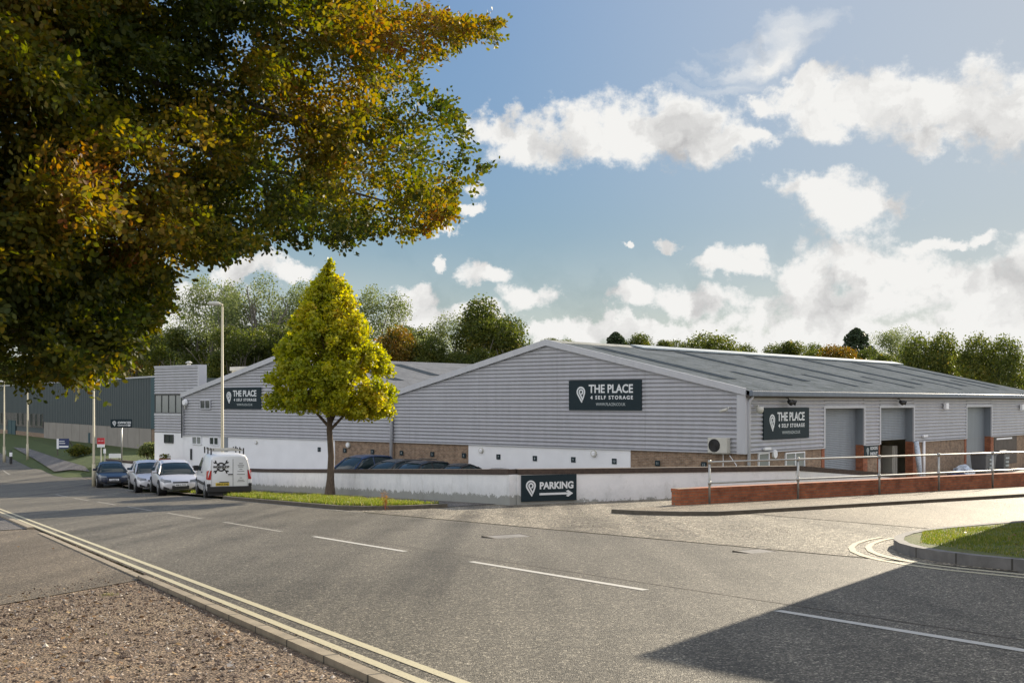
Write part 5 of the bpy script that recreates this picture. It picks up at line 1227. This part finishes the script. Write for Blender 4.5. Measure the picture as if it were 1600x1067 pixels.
def round_tree(name, H, Rr, nl, size, mat, seed, trunk_h=.3, sparse=False, barkm='bark_grey', flat=1., nb=26):
    rg = np.random.default_rng(seed); t = bpy.data.objects.new(name, None); COL.objects.link(t)
    m = MB(); tips = []; top = Vector((0, 0, H * trunk_h)); r0 = H * .022
    m.tube([(0, 0, -.5), (0, 0, .3), tuple(top)], [r0 * 1.5, r0 * 1.1, r0 * .85], 10, False)
    for k in range(6):
        a = k * 2 * math.pi / 6 + rg.uniform(-.3, .3); limbs(m, top * rg.uniform(.75, 1), Vector((math.cos(a) * .65, math.sin(a) * .65, 1)).normalized(), H * .27, r0 * .5, 2, rg, tips, .5, .28)
    limbs(m, top, Vector((0, 0, 1)), H * .3, r0 * .7, 2, rg, tips, .4, .4)
    m.build('trunk', M[barkm], t)
    blobs = []
    for k in range(nb):
        u = rg.uniform(0, 1); z = H * (trunk_h * .75 + (1 - trunk_h * .75) * (.10 + .86 * u)); e = math.sin(math.pi * min(.98, (.12 + .80 * u)) ** .9) ** .6; a = rg.uniform(0, 6.28); rr = Rr * e * (rg.uniform(.25, 1) ** .5) * .74
        b = Rr * rg.uniform(.22, .42); blobs.append((rr * math.cos(a), rr * math.sin(a), z - b * .3, b, b, b * .78 * flat))
    c, idx = blob_points(blobs, nl, rg, .35 if sparse else .5)
    tint = np.clip(rg.normal(.45, .2, len(c)) + rg.normal(0, .15, nb)[idx], 0, 1)
    card_mesh('crown', c, size, M[mat], rg, t, tint); return t
def conifer(name, H, Rr, nl, size, seed):
    rg = np.random.default_rng(seed); t = bpy.data.objects.new(name, None); COL.objects.link(t)
    MB().tube([(0, 0, -.5), (0, 0, H)], [H * .02, .03], 8, False).build('trunk', M['bark_grey'], t)
    u = rg.uniform(0, 1, nl) ** 1.3; z = H * (.22 + .78 * u); lay = .86 + .14 * np.sin(z * 3); a = rg.uniform(0, 6.28, nl); r = Rr * (1 - u) ** .5 * lay * np.sqrt(rg.uniform(.1, 1, nl))
    c = np.stack([r * np.cos(a), r * np.sin(a), z - r * .15], 1); card_mesh('crown', c, size, M['pine'], rg, t); return t
protos = [round_tree('woodland_tree', 18, 6.4, 26000, .32, 'oak', 11, .22), round_tree('woodland_tree', 17, 6.0, 24000, .32, 'oak', 12, .25),
          round_tree('ash_tree', 20, 7.4, 20000, .25, 'ash', 13, .25, True, nb=42), round_tree('ash_tree', 19, 6.8, 15000, .25, 'ash', 14, .28, True, nb=34),
          round_tree('autumn_tree', 13, 5.2, 16000, .30, 'autumn', 15, .2), round_tree('broad_tree', 11, 5.8, 26000, .25, 'oak', 16, .2, nb=32), conifer('pine_tree', 14, 5.2, 9000, .42, 17)]
used = [False] * len(protos)
def tree(k, px, Y, ytop, label, group, cat='tree', wide=1., base=None):
    src = protos[k]; o = copy_tree(src) if used[k] else src; used[k] = True
    x = (px - HX) / F * Y; gz = hill_z(x, Y) if base is None else base; H0 = (18, 17, 20, 19, 13, 11, 14)[k]; Ht = (HY - ytop) / F * Y - gz; s = Ht / H0
    o.location = (x, Y, gz); o.scale = (s * wide, s * wide, s); o.rotation_euler = (0, 0, (px * 7.31) % 6.28)
    meta(o, label, cat, group); return o
def hill_z(x, y):
    # a wooded rise behind the buildings on the left, low fields to the right
    left = clamp((60 - x) / 90); q = (x + 30.6) * .829 + (y - 100) * .559; return -4.7 + 9 * left * clamp((min(q - 24, (y - 140) * .8)) / 60) + 5 * clamp((y - 220) / 120) * clamp((q - 20) / 40)
def build_hill():
    m = MB(); xs = list(range(-240, 261, 20)); ys = [112, 118, 125, 140, 155, 170, 185, 200, 220, 240, 260, 290, 320, 350, 400, 500, 800]
    for y in ys:
        for x in xs: m.v.append((x * (1 + (y - 100) / 300), y, hill_z(x, y) - .5 if y > 112 else -6))
    K = len(xs)
    for i in range(len(ys) - 1):
        for j in range(K - 1): m.f.append((i * K + j, i * K + j + 1, (i + 1) * K + j + 1, (i + 1) * K + j))
    meta(m.build('hill', M['hill'], smooth=True), kind='structure')
build_hill()
WG = 'trees of the wood behind the warehouses'
wood = [ # proto, px, Y, top y, label
 (2, 335, 148, 432, 'tall thin crowned ash left of the golden tree, above the street lamp'), (3, 392, 140, 424, 'tallest thin crowned ash just left of the golden tree, sky showing through'), (3, 452, 146, 442, 'bare topped ash half hidden by the golden tree on its left'), (3, 492, 150, 436, 'thin ash top directly behind the golden tree'),
 (2, 597, 140, 447, 'tall airy ash just right of the golden tree'), (0, 640, 150, 500, 'rounded green tree between the airy ash and the paler pair'), (4, 622, 128, 513, 'orange tinted tree right of the golden tree'),
 (2, 712, 134, 487, 'pale green rounded tree left of the domed one'), (1, 768, 132, 468, 'domed green tree nearest the big gable ridge'), (0, 806, 138, 525, 'low green tree touching the slope of the big gable'),
 (0, 300, 148, 505, 'dark tree below the thin ashes, left of the street lamp'), (1, 262, 156, 515, 'dark tree above the office block flue'), (0, 372, 126, 500, 'dark tree right of the street lamp behind the smaller gable'), (1, 425, 130, 505, 'dark tree right behind the left edge of the golden tree'), (0, 470, 132, 510, 'dark tree hidden behind the golden tree'), (1, 540, 134, 515, 'dark tree behind the right side of the golden tree'), (0, 580, 130, 530, 'dark low tree right beside the golden tree'), (1, 672, 128, 528, 'dark low tree behind the pale roof'), (0, 735, 126, 538, 'dark low tree behind the pale roof ridge end'),
 (4, 222, 164, 530, 'yellowing tree behind the green factory right end'), (5, 195, 170, 560, 'bright green bush like tree over the factory roof'), (0, 180, 178, 520, 'dark tree over the green factory, partly behind the beech'), (1, 120, 196, 540, 'dark tree far left over the factory roof'), (0, 60, 222, 545, 'dark tree over the factory roof, second from the left edge'), (1, 5, 250, 548, 'dark tree over the factory roof at the left edge')]
for k, px, Y, yt, lab in wood: tree(k, px, Y, yt, lab, WG, wide=.95 if k in (0, 1, 5) else .85)
RG = 'distant trees along the skyline right of the ridge'
sky = [(0, 872, 240, 524, 'tiny tree top peeping over the big gable ridge'), (6, 962, 210, 519, 'dark pointed tree at the left of the skyline row'), (0, 940, 220, 534, 'low tree left of the pointed dark one'), (1, 990, 215, 522, 'broad tree right of the pointed dark one'), (0, 1022, 225, 527, 'broad tree in the left skyline clump'), (1, 1050, 230, 533, 'smaller tree ending the left skyline clump'),
 (5, 1108, 170, 525, 'domed bright green tree in the middle of the skyline'), (0, 1140, 190, 536, 'low tree right of the domed skyline tree'), (1, 1165, 190, 540, 'lowest tree right of the domed skyline tree'), (0, 1085, 200, 535, 'low tree on the left flank of the domed skyline tree'),
 (0, 1228, 230, 528, 'isolated skyline tree left of the orange touched ones'), (1, 1265, 240, 538, 'low skyline tree in the gap right of the isolated one'), (4, 1310, 200, 541, 'low yellowing tree above the pale ridge'), (0, 1290, 215, 537, 'green tree left of the tall pine'),
 (6, 1338, 230, 513, 'tall dark pine on the skyline'), (2, 1393, 235, 511, 'tall open tree right of the dark pine'), (0, 1380, 190, 548, 'dark low tree between the pine and the large trees'), (1, 1360, 210, 545, 'low tree below the pine'),
 (5, 1457, 112, 524, 'large dense green tree behind the right end of the roof'), (5, 1545, 106, 527, 'largest dense green tree at the right behind the roof end'), (5, 1502, 118, 556, 'green tree squeezed between the two large ones'), (5, 1415, 122, 566, 'low green tree left of the two large ones'), (1, 1600, 120, 572, 'green tree cut by the right edge of the view'), (0, 1650, 125, 540, 'green tree beyond the right edge'), (0, 1700, 130, 520, 'green tree further beyond the right edge')]
for k, px, Y, yt, lab in sky: tree(k, px, Y, yt, lab, RG, base=-4.6 if Y < 150 else None, wide=(.74 if yt < 530 else .85) if Y < 150 else 1.1)
for k, u in enumerate(used):
    if not u: bpy.data.objects.remove(protos[k])
# shrubs
def shrub(px, Y, H, r, mat, label, seed):
    x = (px - HX) / F * Y; rg = np.random.default_rng(seed); t = thing('shrub', (x, Y, Gxy(x, Y) if px > 190 else Gxy(x, Y)), 0, label, 'shrub')
    blobs = [(rg.uniform(-r, r) * .6, rg.uniform(-r, r) * .5, H * rg.uniform(.3, .8), r * .5, r * .5, H * .35) for _ in range(8)]; c, i = blob_points(blobs, 2200, rg); leaf_mesh('foliage', c, .14, M[mat], rg, t)
    m = MB()
    for k in range(4): m.tube([(0, 0, 0), (rg.uniform(-r, r) * .5, rg.uniform(-r, r) * .5, H * .6)], .03, 5, False)
    m.build('stem', M['bark'], t)
shrub(231, 83.5, 1.15, .8, 'ash', 'pale green rounded shrub at the foot of the office block', 4)
shrub(122, 92, .9, 1.0, 'oak', 'dark low shrub on the grass bank', 5)

def golden_tree():
    rg = np.random.default_rng(21); px, py = 515.5, 773; x, y, z = ground(px, py); f = 1.0
    Y = y * .955; x = (px - HX) / F * Y; gz = P(SN(x, Y)[0]) + .09; S = Y / F
    t = thing('golden_tree', (x, Y, gz), 0, 'young cone shaped tree with golden green leaves on the grass verge', 'tree')
    zt = (HY - 405) / F * Y - gz; zb = (HY - 655) / F * Y - gz
    m = MB(); w = S * 14
    fork = (HY - 672) / F * Y - gz
    w *= .84; m.tube([(0, 0, -.2), (.0, 0, .1), (.02, .01, .6), (.05, 0, 1.5), (-.02, 0, fork), (.02, .03, zb + 1.5), (0, 0, zt - .9)], [w * .85, w * .70, w * .50, w * .42, w * .38, w * .24, .02], 12, False)
    for i in range(34):
        h0 = fork + .1 + (zt - fork) * .72 * (i / 34) ** 1.15 if i > 3 else fork + .1 * i; a = i * 2.4 + (0 if i > 3 else 0); hh = clamp((h0 - fork) / (zt - fork)); ln = 3.0 * (1 - hh) ** .8 * rg.uniform(.75, 1)
        if i < 4: a = (.05, 3.0, 1.2, 4.4)[i]; ln = 2.3
        d = Vector((math.cos(a), math.sin(a), 1.05 + hh)).normalized(); b = Vector((0, 0, h0)); m.tube([b, b + d * ln * .5, b + d * ln + Vector((0, 0, .25))], [.055 * (1 - hh) + .015, .035 * (1 - hh) + .01, .01], 6, False)
    m.build('trunk', M['bark'], t, smooth=True)
    # crown: silhouette half widths (px) down the height, filled with leaf clumps
    prof = [(405, 4), (420, 13), (440, 25), (460, 36), (480, 48), (500, 60), (520, 70), (540, 79), (560, 86), (580, 92), (600, 96), (620, 98), (640, 92), (652, 74), (662, 40)]
    ys = np.array([p[0] for p in prof]); ws = np.array([p[1] for p in prof]) * S * 1.10
    blobs = []
    for k in range(760):
        v = rg.uniform(0, 1) ** .72; yy = 406 + v * 250; yy = min(yy, 640 + rg.uniform(-8, 0)); R_ = float(np.interp(yy, ys, ws)); a = rg.uniform(0, 6.28); rr = max(0, R_ - .20) * math.sqrt(rg.uniform(.05, 1)); b = rg.uniform(.16, .38)
        if yy < 440: b *= .55
        sag = .35 * (rr / 2.5) * math.sin(a * 3 + 1)
        blobs.append((rr * math.cos(a), rr * math.sin(a), (HY - yy) / F * Y - gz - (.35 * max(0, math.cos(a)) - .1 if yy > 590 else 0), b * 1.1, b * 1.1, b))
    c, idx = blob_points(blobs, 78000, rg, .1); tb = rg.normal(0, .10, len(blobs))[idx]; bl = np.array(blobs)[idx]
    # yellower on the right and near the top, greener elsewhere
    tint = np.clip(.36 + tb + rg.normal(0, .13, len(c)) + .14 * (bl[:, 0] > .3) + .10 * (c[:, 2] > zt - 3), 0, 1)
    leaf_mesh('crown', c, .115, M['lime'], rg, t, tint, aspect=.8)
golden_tree()

# the big beech whose boughs hang into the view from the left
def beech():
    rg = np.random.default_rng(77); bx, by = -9.5, 9.5; gz = Gxy(bx, by)
    t = thing('beech_tree', (bx, by, gz), 0, 'huge overhanging beech with dark green and copper leaves filling the upper left', 'tree')
    T = Vector((bx, by, gz)); m = MB()
    top = Vector((-9.2, 9.8, 3.2)) - T; m.tube([(0, 0, -.3), (0, 0, .5), top * .5, top, top + Vector((.3, .4, 4))], [.62, .48, .42, .38, .2], 14, False)
    # silhouette of the foliage in the view, and how far away each part hangs
    out = [(-420, -420), (500, -420), (600, -160), (590, -20), (660, 8), (700, 28), (748, 26), (783, 38), (778, 60), (740, 62), (700, 76), (690, 98), (655, 96), (650, 118), (655, 140), (690, 150), (716, 172), (724, 205), (728, 240), (765, 262), (742, 285), (712, 290), (712, 330), (700, 352), (672, 352), (655, 372), (612, 366), (570, 376), (540, 388), (512, 380), (480, 378), (440, 388), (400, 386), (350, 400), (330, 412), (292, 410), (272, 420), (268, 448), (262, 478), (246, 488), (238, 512), (218, 530), (204, 560), (178, 585), (120, 598), (60, 597), (20, 603), (-60, 598), (-420, 560)]
    P2 = np.array(out, float)
    def inside(q):
        x, y = q[:, 0], q[:, 1]; c = np.zeros(len(q), bool); j = len(P2) - 1
        for i in range(len(P2)):
            xi, yi = P2[i]; xj, yj = P2[j]
            with np.errstate(divide='ignore', invalid='ignore'): c ^= ((yi > y) != (yj > y)) & (x < (xj - xi) * (y - yi) / (yj - yi + 1e-9) + xi)
            j = i
        return c
    def depth(u, v): return 9.6 + (u + 100) / 900 * 4.4 + .6 * np.sin(u / 90.) * np.cos(v / 70.)
    def to3(u, v, Y): return np.stack([(u - HX) / F * Y, Y, (HY - v) / F * Y], -1)
    # sprays of leaves: each a twig with alternate leaves
    nc = 1000; cc = rg.uniform([-420, -420], [800, 610], (nc * 2, 2)); cc = cc[inside(cc)][:nc]
    n = 60000; ci = rg.integers(0, len(cc), n); q = cc[ci] + rg.normal(0, 1, (n, 2)) * [21, 15]; ok0 = inside(q); q = q[ok0]; ci = ci[ok0]; cdep = rg.uniform(-1.5, 1.9, len(cc)); ctint = rg.normal(0, .12, len(cc))
    n1 = np.sin(q[:, 0] / 37. + 1.3 * np.sin(q[:, 1] / 51.)) * np.cos(q[:, 1] / 31. + 1.1 * np.sin(q[:, 0] / 43.))
    dens = np.where(q[:, 0] < 330, 1.0, .80) + .22 * n1
    n2 = np.sin(q[:, 0] / 9. + 2 * np.sin(q[:, 1] / 17.)) * np.sin(q[:, 1] / 8. + 2 * np.cos(q[:, 0] / 19.)); dens = dens - np.where(q[:, 0] > 380, .45 * np.clip(n2, 0, 1) + .12, .2 * np.clip(n2, 0, 1))
    kk = rg.uniform(0, 1, len(q)) < dens; q = q[kk]; ci = ci[kk]
    Y = depth(q[:, 0], q[:, 1]) + cdep[ci] + rg.normal(0, .22, len(q)) + .3 * np.sin(q[:, 0] / 28.) * np.sin(q[:, 1] / 23.)
    base = to3(q[:, 0], q[:, 1], Y); K = 9
    print('beech sprays', len(base))
    # twig direction: outwards to the right and a little down, varied
    d = rg.normal(size=(len(base), 3)) * [.6, .7, .45] + [.55, -.1, -.12]; d /= np.linalg.norm(d, axis=1)[:, None]
    # keep twigs near the outline short so the silhouette holds
    tipu = q[:, 0] + d[:, 0] * .34 * F / Y; tipv = q[:, 1] - d[:, 2] * .34 * F / Y; ok = inside(np.stack([tipu, tipv], 1)); ln = np.where(ok, .30, .14) * rg.uniform(.7, 1.15, len(base))
    k = (np.arange(K) + .5) / K; c = base[:, None, :] + d[:, None, :] * (ln[:, None] * k[None, :])[..., None]
    side = np.cross(d, rg.normal(size=d.shape)); side /= np.linalg.norm(side, axis=1)[:, None]; sgn = np.where(np.arange(K) % 2 == 0, 1, -1)
    c = c + side[:, None, :] * (sgn * .026)[None, :, None] + rg.normal(0, .008, (len(base), K, 3)); c = c.reshape(-1, 3)
    # leaves of one spray share a plane: blades angle out from the twig, alternate sides
    ld = (d[:, None, :] * .65 + side[:, None, :] * (sgn * .75)[None, :, None] + rg.normal(0, .22, (len(base), K, 3)) + [0, 0, -.12]).reshape(-1, 3)
    pn = np.cross(d, side); le = (np.cross(pn[:, None, :] + rg.normal(0, .28, (len(base), K, 3)), ld.reshape(len(base), K, 3))).reshape(-1, 3)
    # ragged fringe: sprays that stick out past the rest
    seg = P2[1:-2]; es = []
    for i in range(len(seg) - 1):
        a_, b_ = seg[i], seg[i + 1]; L_ = np.hypot(*(b_ - a_)); 
        for k3 in range(max(1, int(L_ / 5))):
            p_ = a_ + (b_ - a_) * rg.uniform(); nn_ = np.array([-(b_ - a_)[1], (b_ - a_)[0]]) / L_; es.append((p_[0], p_[1], nn_[0], nn_[1]))
    es = np.array(es); es[:, 0:2] += es[:, 2:4] * 9
    Ye = depth(es[:, 0], es[:, 1]) + rg.uniform(-1, 1.2, len(es)); b3 = to3(es[:, 0], es[:, 1], Ye)
    d3 = np.stack([-es[:, 2] + .45, rg.normal(0, .4, len(es)), es[:, 3] * 1.0], 1) + rg.normal(0, .35, (len(es), 3)); d3 /= np.linalg.norm(d3, axis=1)[:, None]
    l3 = rg.uniform(.04, .36, len(es)) * (rg.uniform(0, 1, len(es)) ** .8); Kf = 1; c3 = b3[:, None, :] + d3[:, None, :] * (l3[:, None] * k[None, :])[..., None] + rg.normal(0, .02, (len(es), K, 3))
    c = np.concatenate([c, c3.reshape(-1, 3)]); q = np.concatenate([q, es[:, :2]]); m3 = rg.normal(size=(len(c3) * K, 3)); ld = np.concatenate([ld, np.repeat(d3, K, 0) + m3 * .6]); le = np.concatenate([le, rg.normal(size=(len(c3) * K, 3))]); tadd = np.concatenate([ctint[ci], np.zeros(len(es))])
    # patches of copper and green
    u, v = q[:, 0], q[:, 1]
    cop = .5 + .33 * np.sin(u / 75. + 1.7 * np.sin(v / 95.)) + .25 * np.cos(v / 60. + u / 130.); cop += .35 * np.exp(-(((u - 260) / 130) ** 2 + ((v - 290) / 100) ** 2)) + .3 * np.exp(-(((u - 650) / 160) ** 2 + ((v - 60) / 60) ** 2)) - .35 * (v > 430) + .1 * (u > 640)
    tint = np.clip(.08 + .46 * cop[:, None] + tadd[:, None] + rg.normal(0, .15, (len(q), K)), 0, 1).ravel()
    c -= np.array(T)
    leaf_mesh('crown', c, .054, M['beech'], rg, t, tint, aspect=.62, de=(ld, le))
    # boughs: from the trunk out through the foliage
    ends = [(700, 60), (770, 45), (640, 130), (720, 265), (650, 240), (690, 340), (560, 360), (420, 370), (300, 380), (230, 460), (180, 560), (90, 570), (500, 200), (380, 120), (560, 40), (300, 240), (150, 330), (20, 480), (500, -60), (250, -80)]
    for (eu, ev) in ends:
        Ye = float(depth(eu, ev)); e = Vector(to3(eu, ev, Ye)) - T; s = top * rg.uniform(.55, 1.) + Vector((0, 0, rg.uniform(0, 2.4)))
        midp = s.lerp(e, .5) + Vector((0, 0, .9 + rg.uniform(-.2, .4))); m3 = s.lerp(e, .8) + Vector((rg.uniform(-.1, .1), rg.uniform(-.2, .2), .30))
        pts = [s, s.lerp(midp, .5) + Vector((0, 0, .2)), midp, m3, e]; m.tube(pts, [.12, .085, .05, .022, .005], 7, False)
        for k2 in range(7):
            f0 = rg.uniform(.45, .95); b0 = pts[2].lerp(pts[3], (f0 - .45) * 2) if f0 < .8 else pts[3].lerp(pts[4], (f0 - .8) * 4)
            dv = (e - s).normalized() + Vector(rg.normal(size=3)) * .55; dv.normalize(); m.tube([b0, b0 + dv * .35 + Vector((0, 0, .04)), b0 + dv * .7], [.012, .008, .003], 5, False)
    m.build('trunk', M['bark_grey'], t, smooth=True)
beech()

# ------------------------------------------------------------------ small ground cover
def blades(name, poly, n, hmin, hmax, seed, label, off=.1, gf=None, dens=None, w=.010):
    rg = np.random.default_rng(seed); P2 = np.array(poly); lo, hi = P2.min(0), P2.max(0); q = rg.uniform(lo, hi, (n * 2, 2)); x, y = q[:, 0], q[:, 1]; c = np.zeros(len(q), bool); j = len(P2) - 1
    for i in range(len(P2)):
        xi, yi = P2[i]; xj, yj = P2[j]; c ^= ((yi > y) != (yj > y)) & (x < (xj - xi) * (y - yi) / (yj - yi + 1e-12) + xi); j = i
    q = q[c]
    if dens is not None: q = q[rg.uniform(0, 1, len(q)) < dens(q)]
    q = q[:n]; N_ = len(q); gf = gf or (lambda s, n_: P(s)); z = np.array([gf(a, b) for a, b in q]) + off
    X = DS[0] * q[:, 0] + DN[0] * q[:, 1]; Yy = DS[1] * q[:, 0] + DN[1] * q[:, 1]; cl = .5 + .5 * np.sin(X * 2.1 + np.sin(Yy * 1.7)) * np.cos(Yy * 2.3)
    h = rg.uniform(hmin, hmax, N_) * (.6 + .7 * cl); a = rg.uniform(0, 6.28, N_); lean = rg.normal(0, .35, (N_, 2)) * h[:, None]
    b = np.stack([X, Yy, z], 1); dx = np.stack([np.cos(a), np.sin(a), np.zeros(N_)], 1) * w
    v = np.stack([b - dx, b + dx, b + np.concatenate([lean, h[:, None]], 1)], 1); tint = np.clip(rg.normal(.45, .25, N_), 0, 1)
    o = mesh_np(name, v.reshape(-1, 3), N_, 3, M['blade'], tint); return meta(o, label, 'grass', kind='stuff')
blades('grass', [(-2, 11.75), (8.85, 11.75), (11.55, 12.7), (13.05, 14.4), (13.2, 17.4), (9, 24), (-2, 24)], 170000, .018, .05, 1, 'short bright grass on the rounded corner island at the right', .115, w=.006, dens=lambda q: np.clip(.78 + .5 * np.sin(q[:, 0] * 2.7 + 2 * np.sin(q[:, 1] * 1.9)) * np.cos(q[:, 1] * 3.3 + q[:, 0]), .15, 1))
blades('grass', [(31.0, 12.3), (32.8, 11.75), (72, 11.9), (72, 13.8), (34, 13.8), (30.8, 14.1)], 56000, .05, .15, 2, 'rough grass along the verge under the golden tree and parked vehicles', .1, w=.012, dens=lambda q: np.clip(1.1 - .9 * (np.abs(q[:, 0] - 56) < 11) + .8 * np.sin(q[:, 0] * 1.9) * np.sin(q[:, 1] * 5 + q[:, 0]), .04, 1))
blades('weeds', [(25, 14.4), (24.6, 14.7), (21.3, 17.2), (21.3, 34), (21.0, 34), (21.0, 17)], 500, .03, .10, 3, 'sparse weeds in the joint of the side road kerb', .0, w=.01)
blades('weeds', [(-2, 2.7), (15, 2.7), (14, -3), (-2, -3)], 2500, .02, .05, 4, 'sparse tufts of weed in the gravel', -.03, dens=lambda q: np.clip(np.sin(q[:, 0] * 3.1) * np.cos(q[:, 1] * 4.3) - .6, 0, 1) * 2.5, w=.006)
x, y, z = ground(170, 928)
s_, n_ = SN(x, y); blades('weeds', [(s_ - .08, n_ - .10), (s_ + .08, n_ - .10), (s_ + .08, n_ + .10), (s_ - .08, n_ + .10)], 120, .03, .07, 6, 'single bright tuft of weed at the edge of the gravel', -.05, w=.004)
x, y, z = ground(602, 797); t = thing('dry_weed', (x, y, z), 0, 'dry brown weed growing from the verge kerb right of the golden tree', 'weed')
m = MB(); rgw = np.random.default_rng(8)
for k in range(9): a = rgw.uniform(0, 6.28); m.tube([(0, 0, 0), (math.cos(a) * .06, math.sin(a) * .06, .25), (math.cos(a) * .14, math.sin(a) * .14, .25 + rgw.uniform(.15, .4))], [.008, .006, .003], 4, False)
m.build('stem', M['terracotta'], t); t.scale = (.7, .7, .7); leaf_mesh('foliage', rgw.normal(0, 1, (160, 3)) * [.09, .09, .15] + [0, 0, .45], .045, M['autumn'], rgw, t, np.full(160, .9))
def stones(name, poly, n, lo_, hi_, seed, mat, label, off):
    rg = np.random.default_rng(seed); P2 = np.array(poly); lo, hi = P2.min(0), P2.max(0); q = rg.uniform(lo, hi, (n * 3, 2)); x, y = q[:, 0], q[:, 1]; c = np.zeros(len(q), bool); j = len(P2) - 1
    for i in range(len(P2)):
        xi, yi = P2[i]; xj, yj = P2[j]; c ^= ((yi > y) != (yj > y)) & (x < (xj - xi) * (y - yi) / (yj - yi + 1e-12) + xi); j = i
    q = q[c][:n]; N_ = len(q); z = np.array([P(a) for a, b in q]) + off
    ctr = np.stack([DS[0] * q[:, 0] + DN[0] * q[:, 1], DS[1] * q[:, 0] + DN[1] * q[:, 1], z], 1)
    oc = np.array([(1, 0, 0), (0, 1, 0), (-1, 0, 0), (0, -1, 0), (0, 0, 1), (0, 0, -1)], float); fi = [(0, 1, 4), (1, 2, 4), (2, 3, 4), (3, 0, 4), (1, 0, 5), (2, 1, 5), (3, 2, 5), (0, 3, 5)]
    r = lo_ * (hi_ / lo_) ** (rg.uniform(0, 1, N_) ** 2.2); sc = r[:, None] * rg.uniform([.6, .6, .3], [1.3, 1.3, .8], (N_, 3)); a = rg.uniform(0, 6.28, N_)
    v = oc[None] * sc[:, None, :]; v = v + rg.normal(0, .18, v.shape) * r[:, None, None]; ca, sa = np.cos(a)[:, None], np.sin(a)[:, None]; v = np.stack([v[..., 0] * ca - v[..., 1] * sa, v[..., 0] * sa + v[..., 1] * ca, v[..., 2]], -1) + ctr[:, None, :]
    tri = v[:, np.array(fi), :]; o = mesh_np(name, tri.reshape(-1, 3), N_ * 8, 3, M[mat], np.repeat(rg.uniform(0, 1, N_), 8)); return meta(o, label, 'stones', kind='stuff')
def tintmat(name, stops, rough=.85):
    m, nt, b = newmat(name); a = N(nt, 'ShaderNodeAttribute'); a.attribute_name = 'tint'; nt.links.new(ramp(nt, a.outputs['Fac'], stops), b.inputs['Base Color']); b.inputs['Roughness'].default_value = rough; return m
M['stone'] = tintmat('gravel_stone', [(0, (.06, .042, .032)), (.45, (.19, .135, .10)), (.8, (.33, .25, .19)), (1, (.60, .53, .45))])
M['litter'] = tintmat('fallen_leaf', [(0, (.10, .05, .02)), (.5, (.25, .13, .05)), (1, (.38, .26, .12))], .6)
GP = [(-1, 2.76), (15.3, 2.76), (13.6, 1.0), (12.0, -3), (11.5, -6), (-1, -6)]
stones('gravel_stones', GP, 80000, .004, .024, 1, 'stone', 'loose brown and grey stones strewn over the bare roadside earth', -.008)
stones('larger_stones', GP, 900, .016, .040, 7, 'stone', 'scattered larger stones and clods on the roadside earth', -.004)
stones('road_chippings', [(22, 12), (30, 12), (29, 17), (22, 15), (16, 14.5), (14.5, 12.5)], 3000, .004, .010, 2, 'stone', 'loose chippings scattered over the worn junction', .004)
stones('spilled_gravel', [(15.6, 2.78), (16.0, 2.4), (14.3, .6), (12.9, -2.2), (12.6, -4), (11.7, -4), (12.9, -1), (13.8, 1.0)], 2200, .004, .016, 11, 'stone', 'gravel spilled over the edge of the old drive', .008)
stones('road_chippings', [(8, 2.93), (27, 2.93), (27, 3.04), (8, 3.04)], 1200, .004, .012, 3, 'stone', 'fine grit along the near road edge', .004)
def litter():
    rg = np.random.default_rng(9); n = 2600; q = rg.uniform([-1, -6], [15, 2.7], (n, 2)); 
    q = np.concatenate([q, rg.uniform([13, -6], [28, 2.6], (160, 2))]); z = np.array([P(a) for a in q[:, 0]]) - .005
    z[n:] = [P(a) + .015 for a in q[n:, 0]]
    q2 = rg.uniform([30, 11.8], [50, 13.9], (260, 2)); q3 = rg.uniform([3, 11.8], [13, 17], (160, 2)); q3 = q3[(q3[:, 0] - 9) ** 2 + (q3[:, 1] - 16) ** 2 < 15]; q = np.concatenate([q, q2, q3]); z = np.concatenate([z, [P(a) + .17 for a in q2[:, 0]], [P(a) + .155 for a in q3[:, 0]]])
    c = np.stack([DS[0] * q[:, 0] + DN[0] * q[:, 1], DS[1] * q[:, 0] + DN[1] * q[:, 1], z], 1); N_ = len(c); a = rg.uniform(0, 6.28, N_); d = np.stack([np.cos(a), np.sin(a), rg.normal(0, .2, N_)], 1) * .028; e = np.stack([-np.sin(a), np.cos(a), rg.normal(0, .5, N_)], 1) * .016
    v = np.stack([c - d, c - e, c + d, c + e], 1); o = mesh_np('fallen_leaves', v.reshape(-1, 3), N_, 4, M['litter'], rg.uniform(0, 1, N_)); meta(o, 'dry fallen leaves scattered over the gravel, old drive and grass', 'leaves', kind='stuff')
litter()
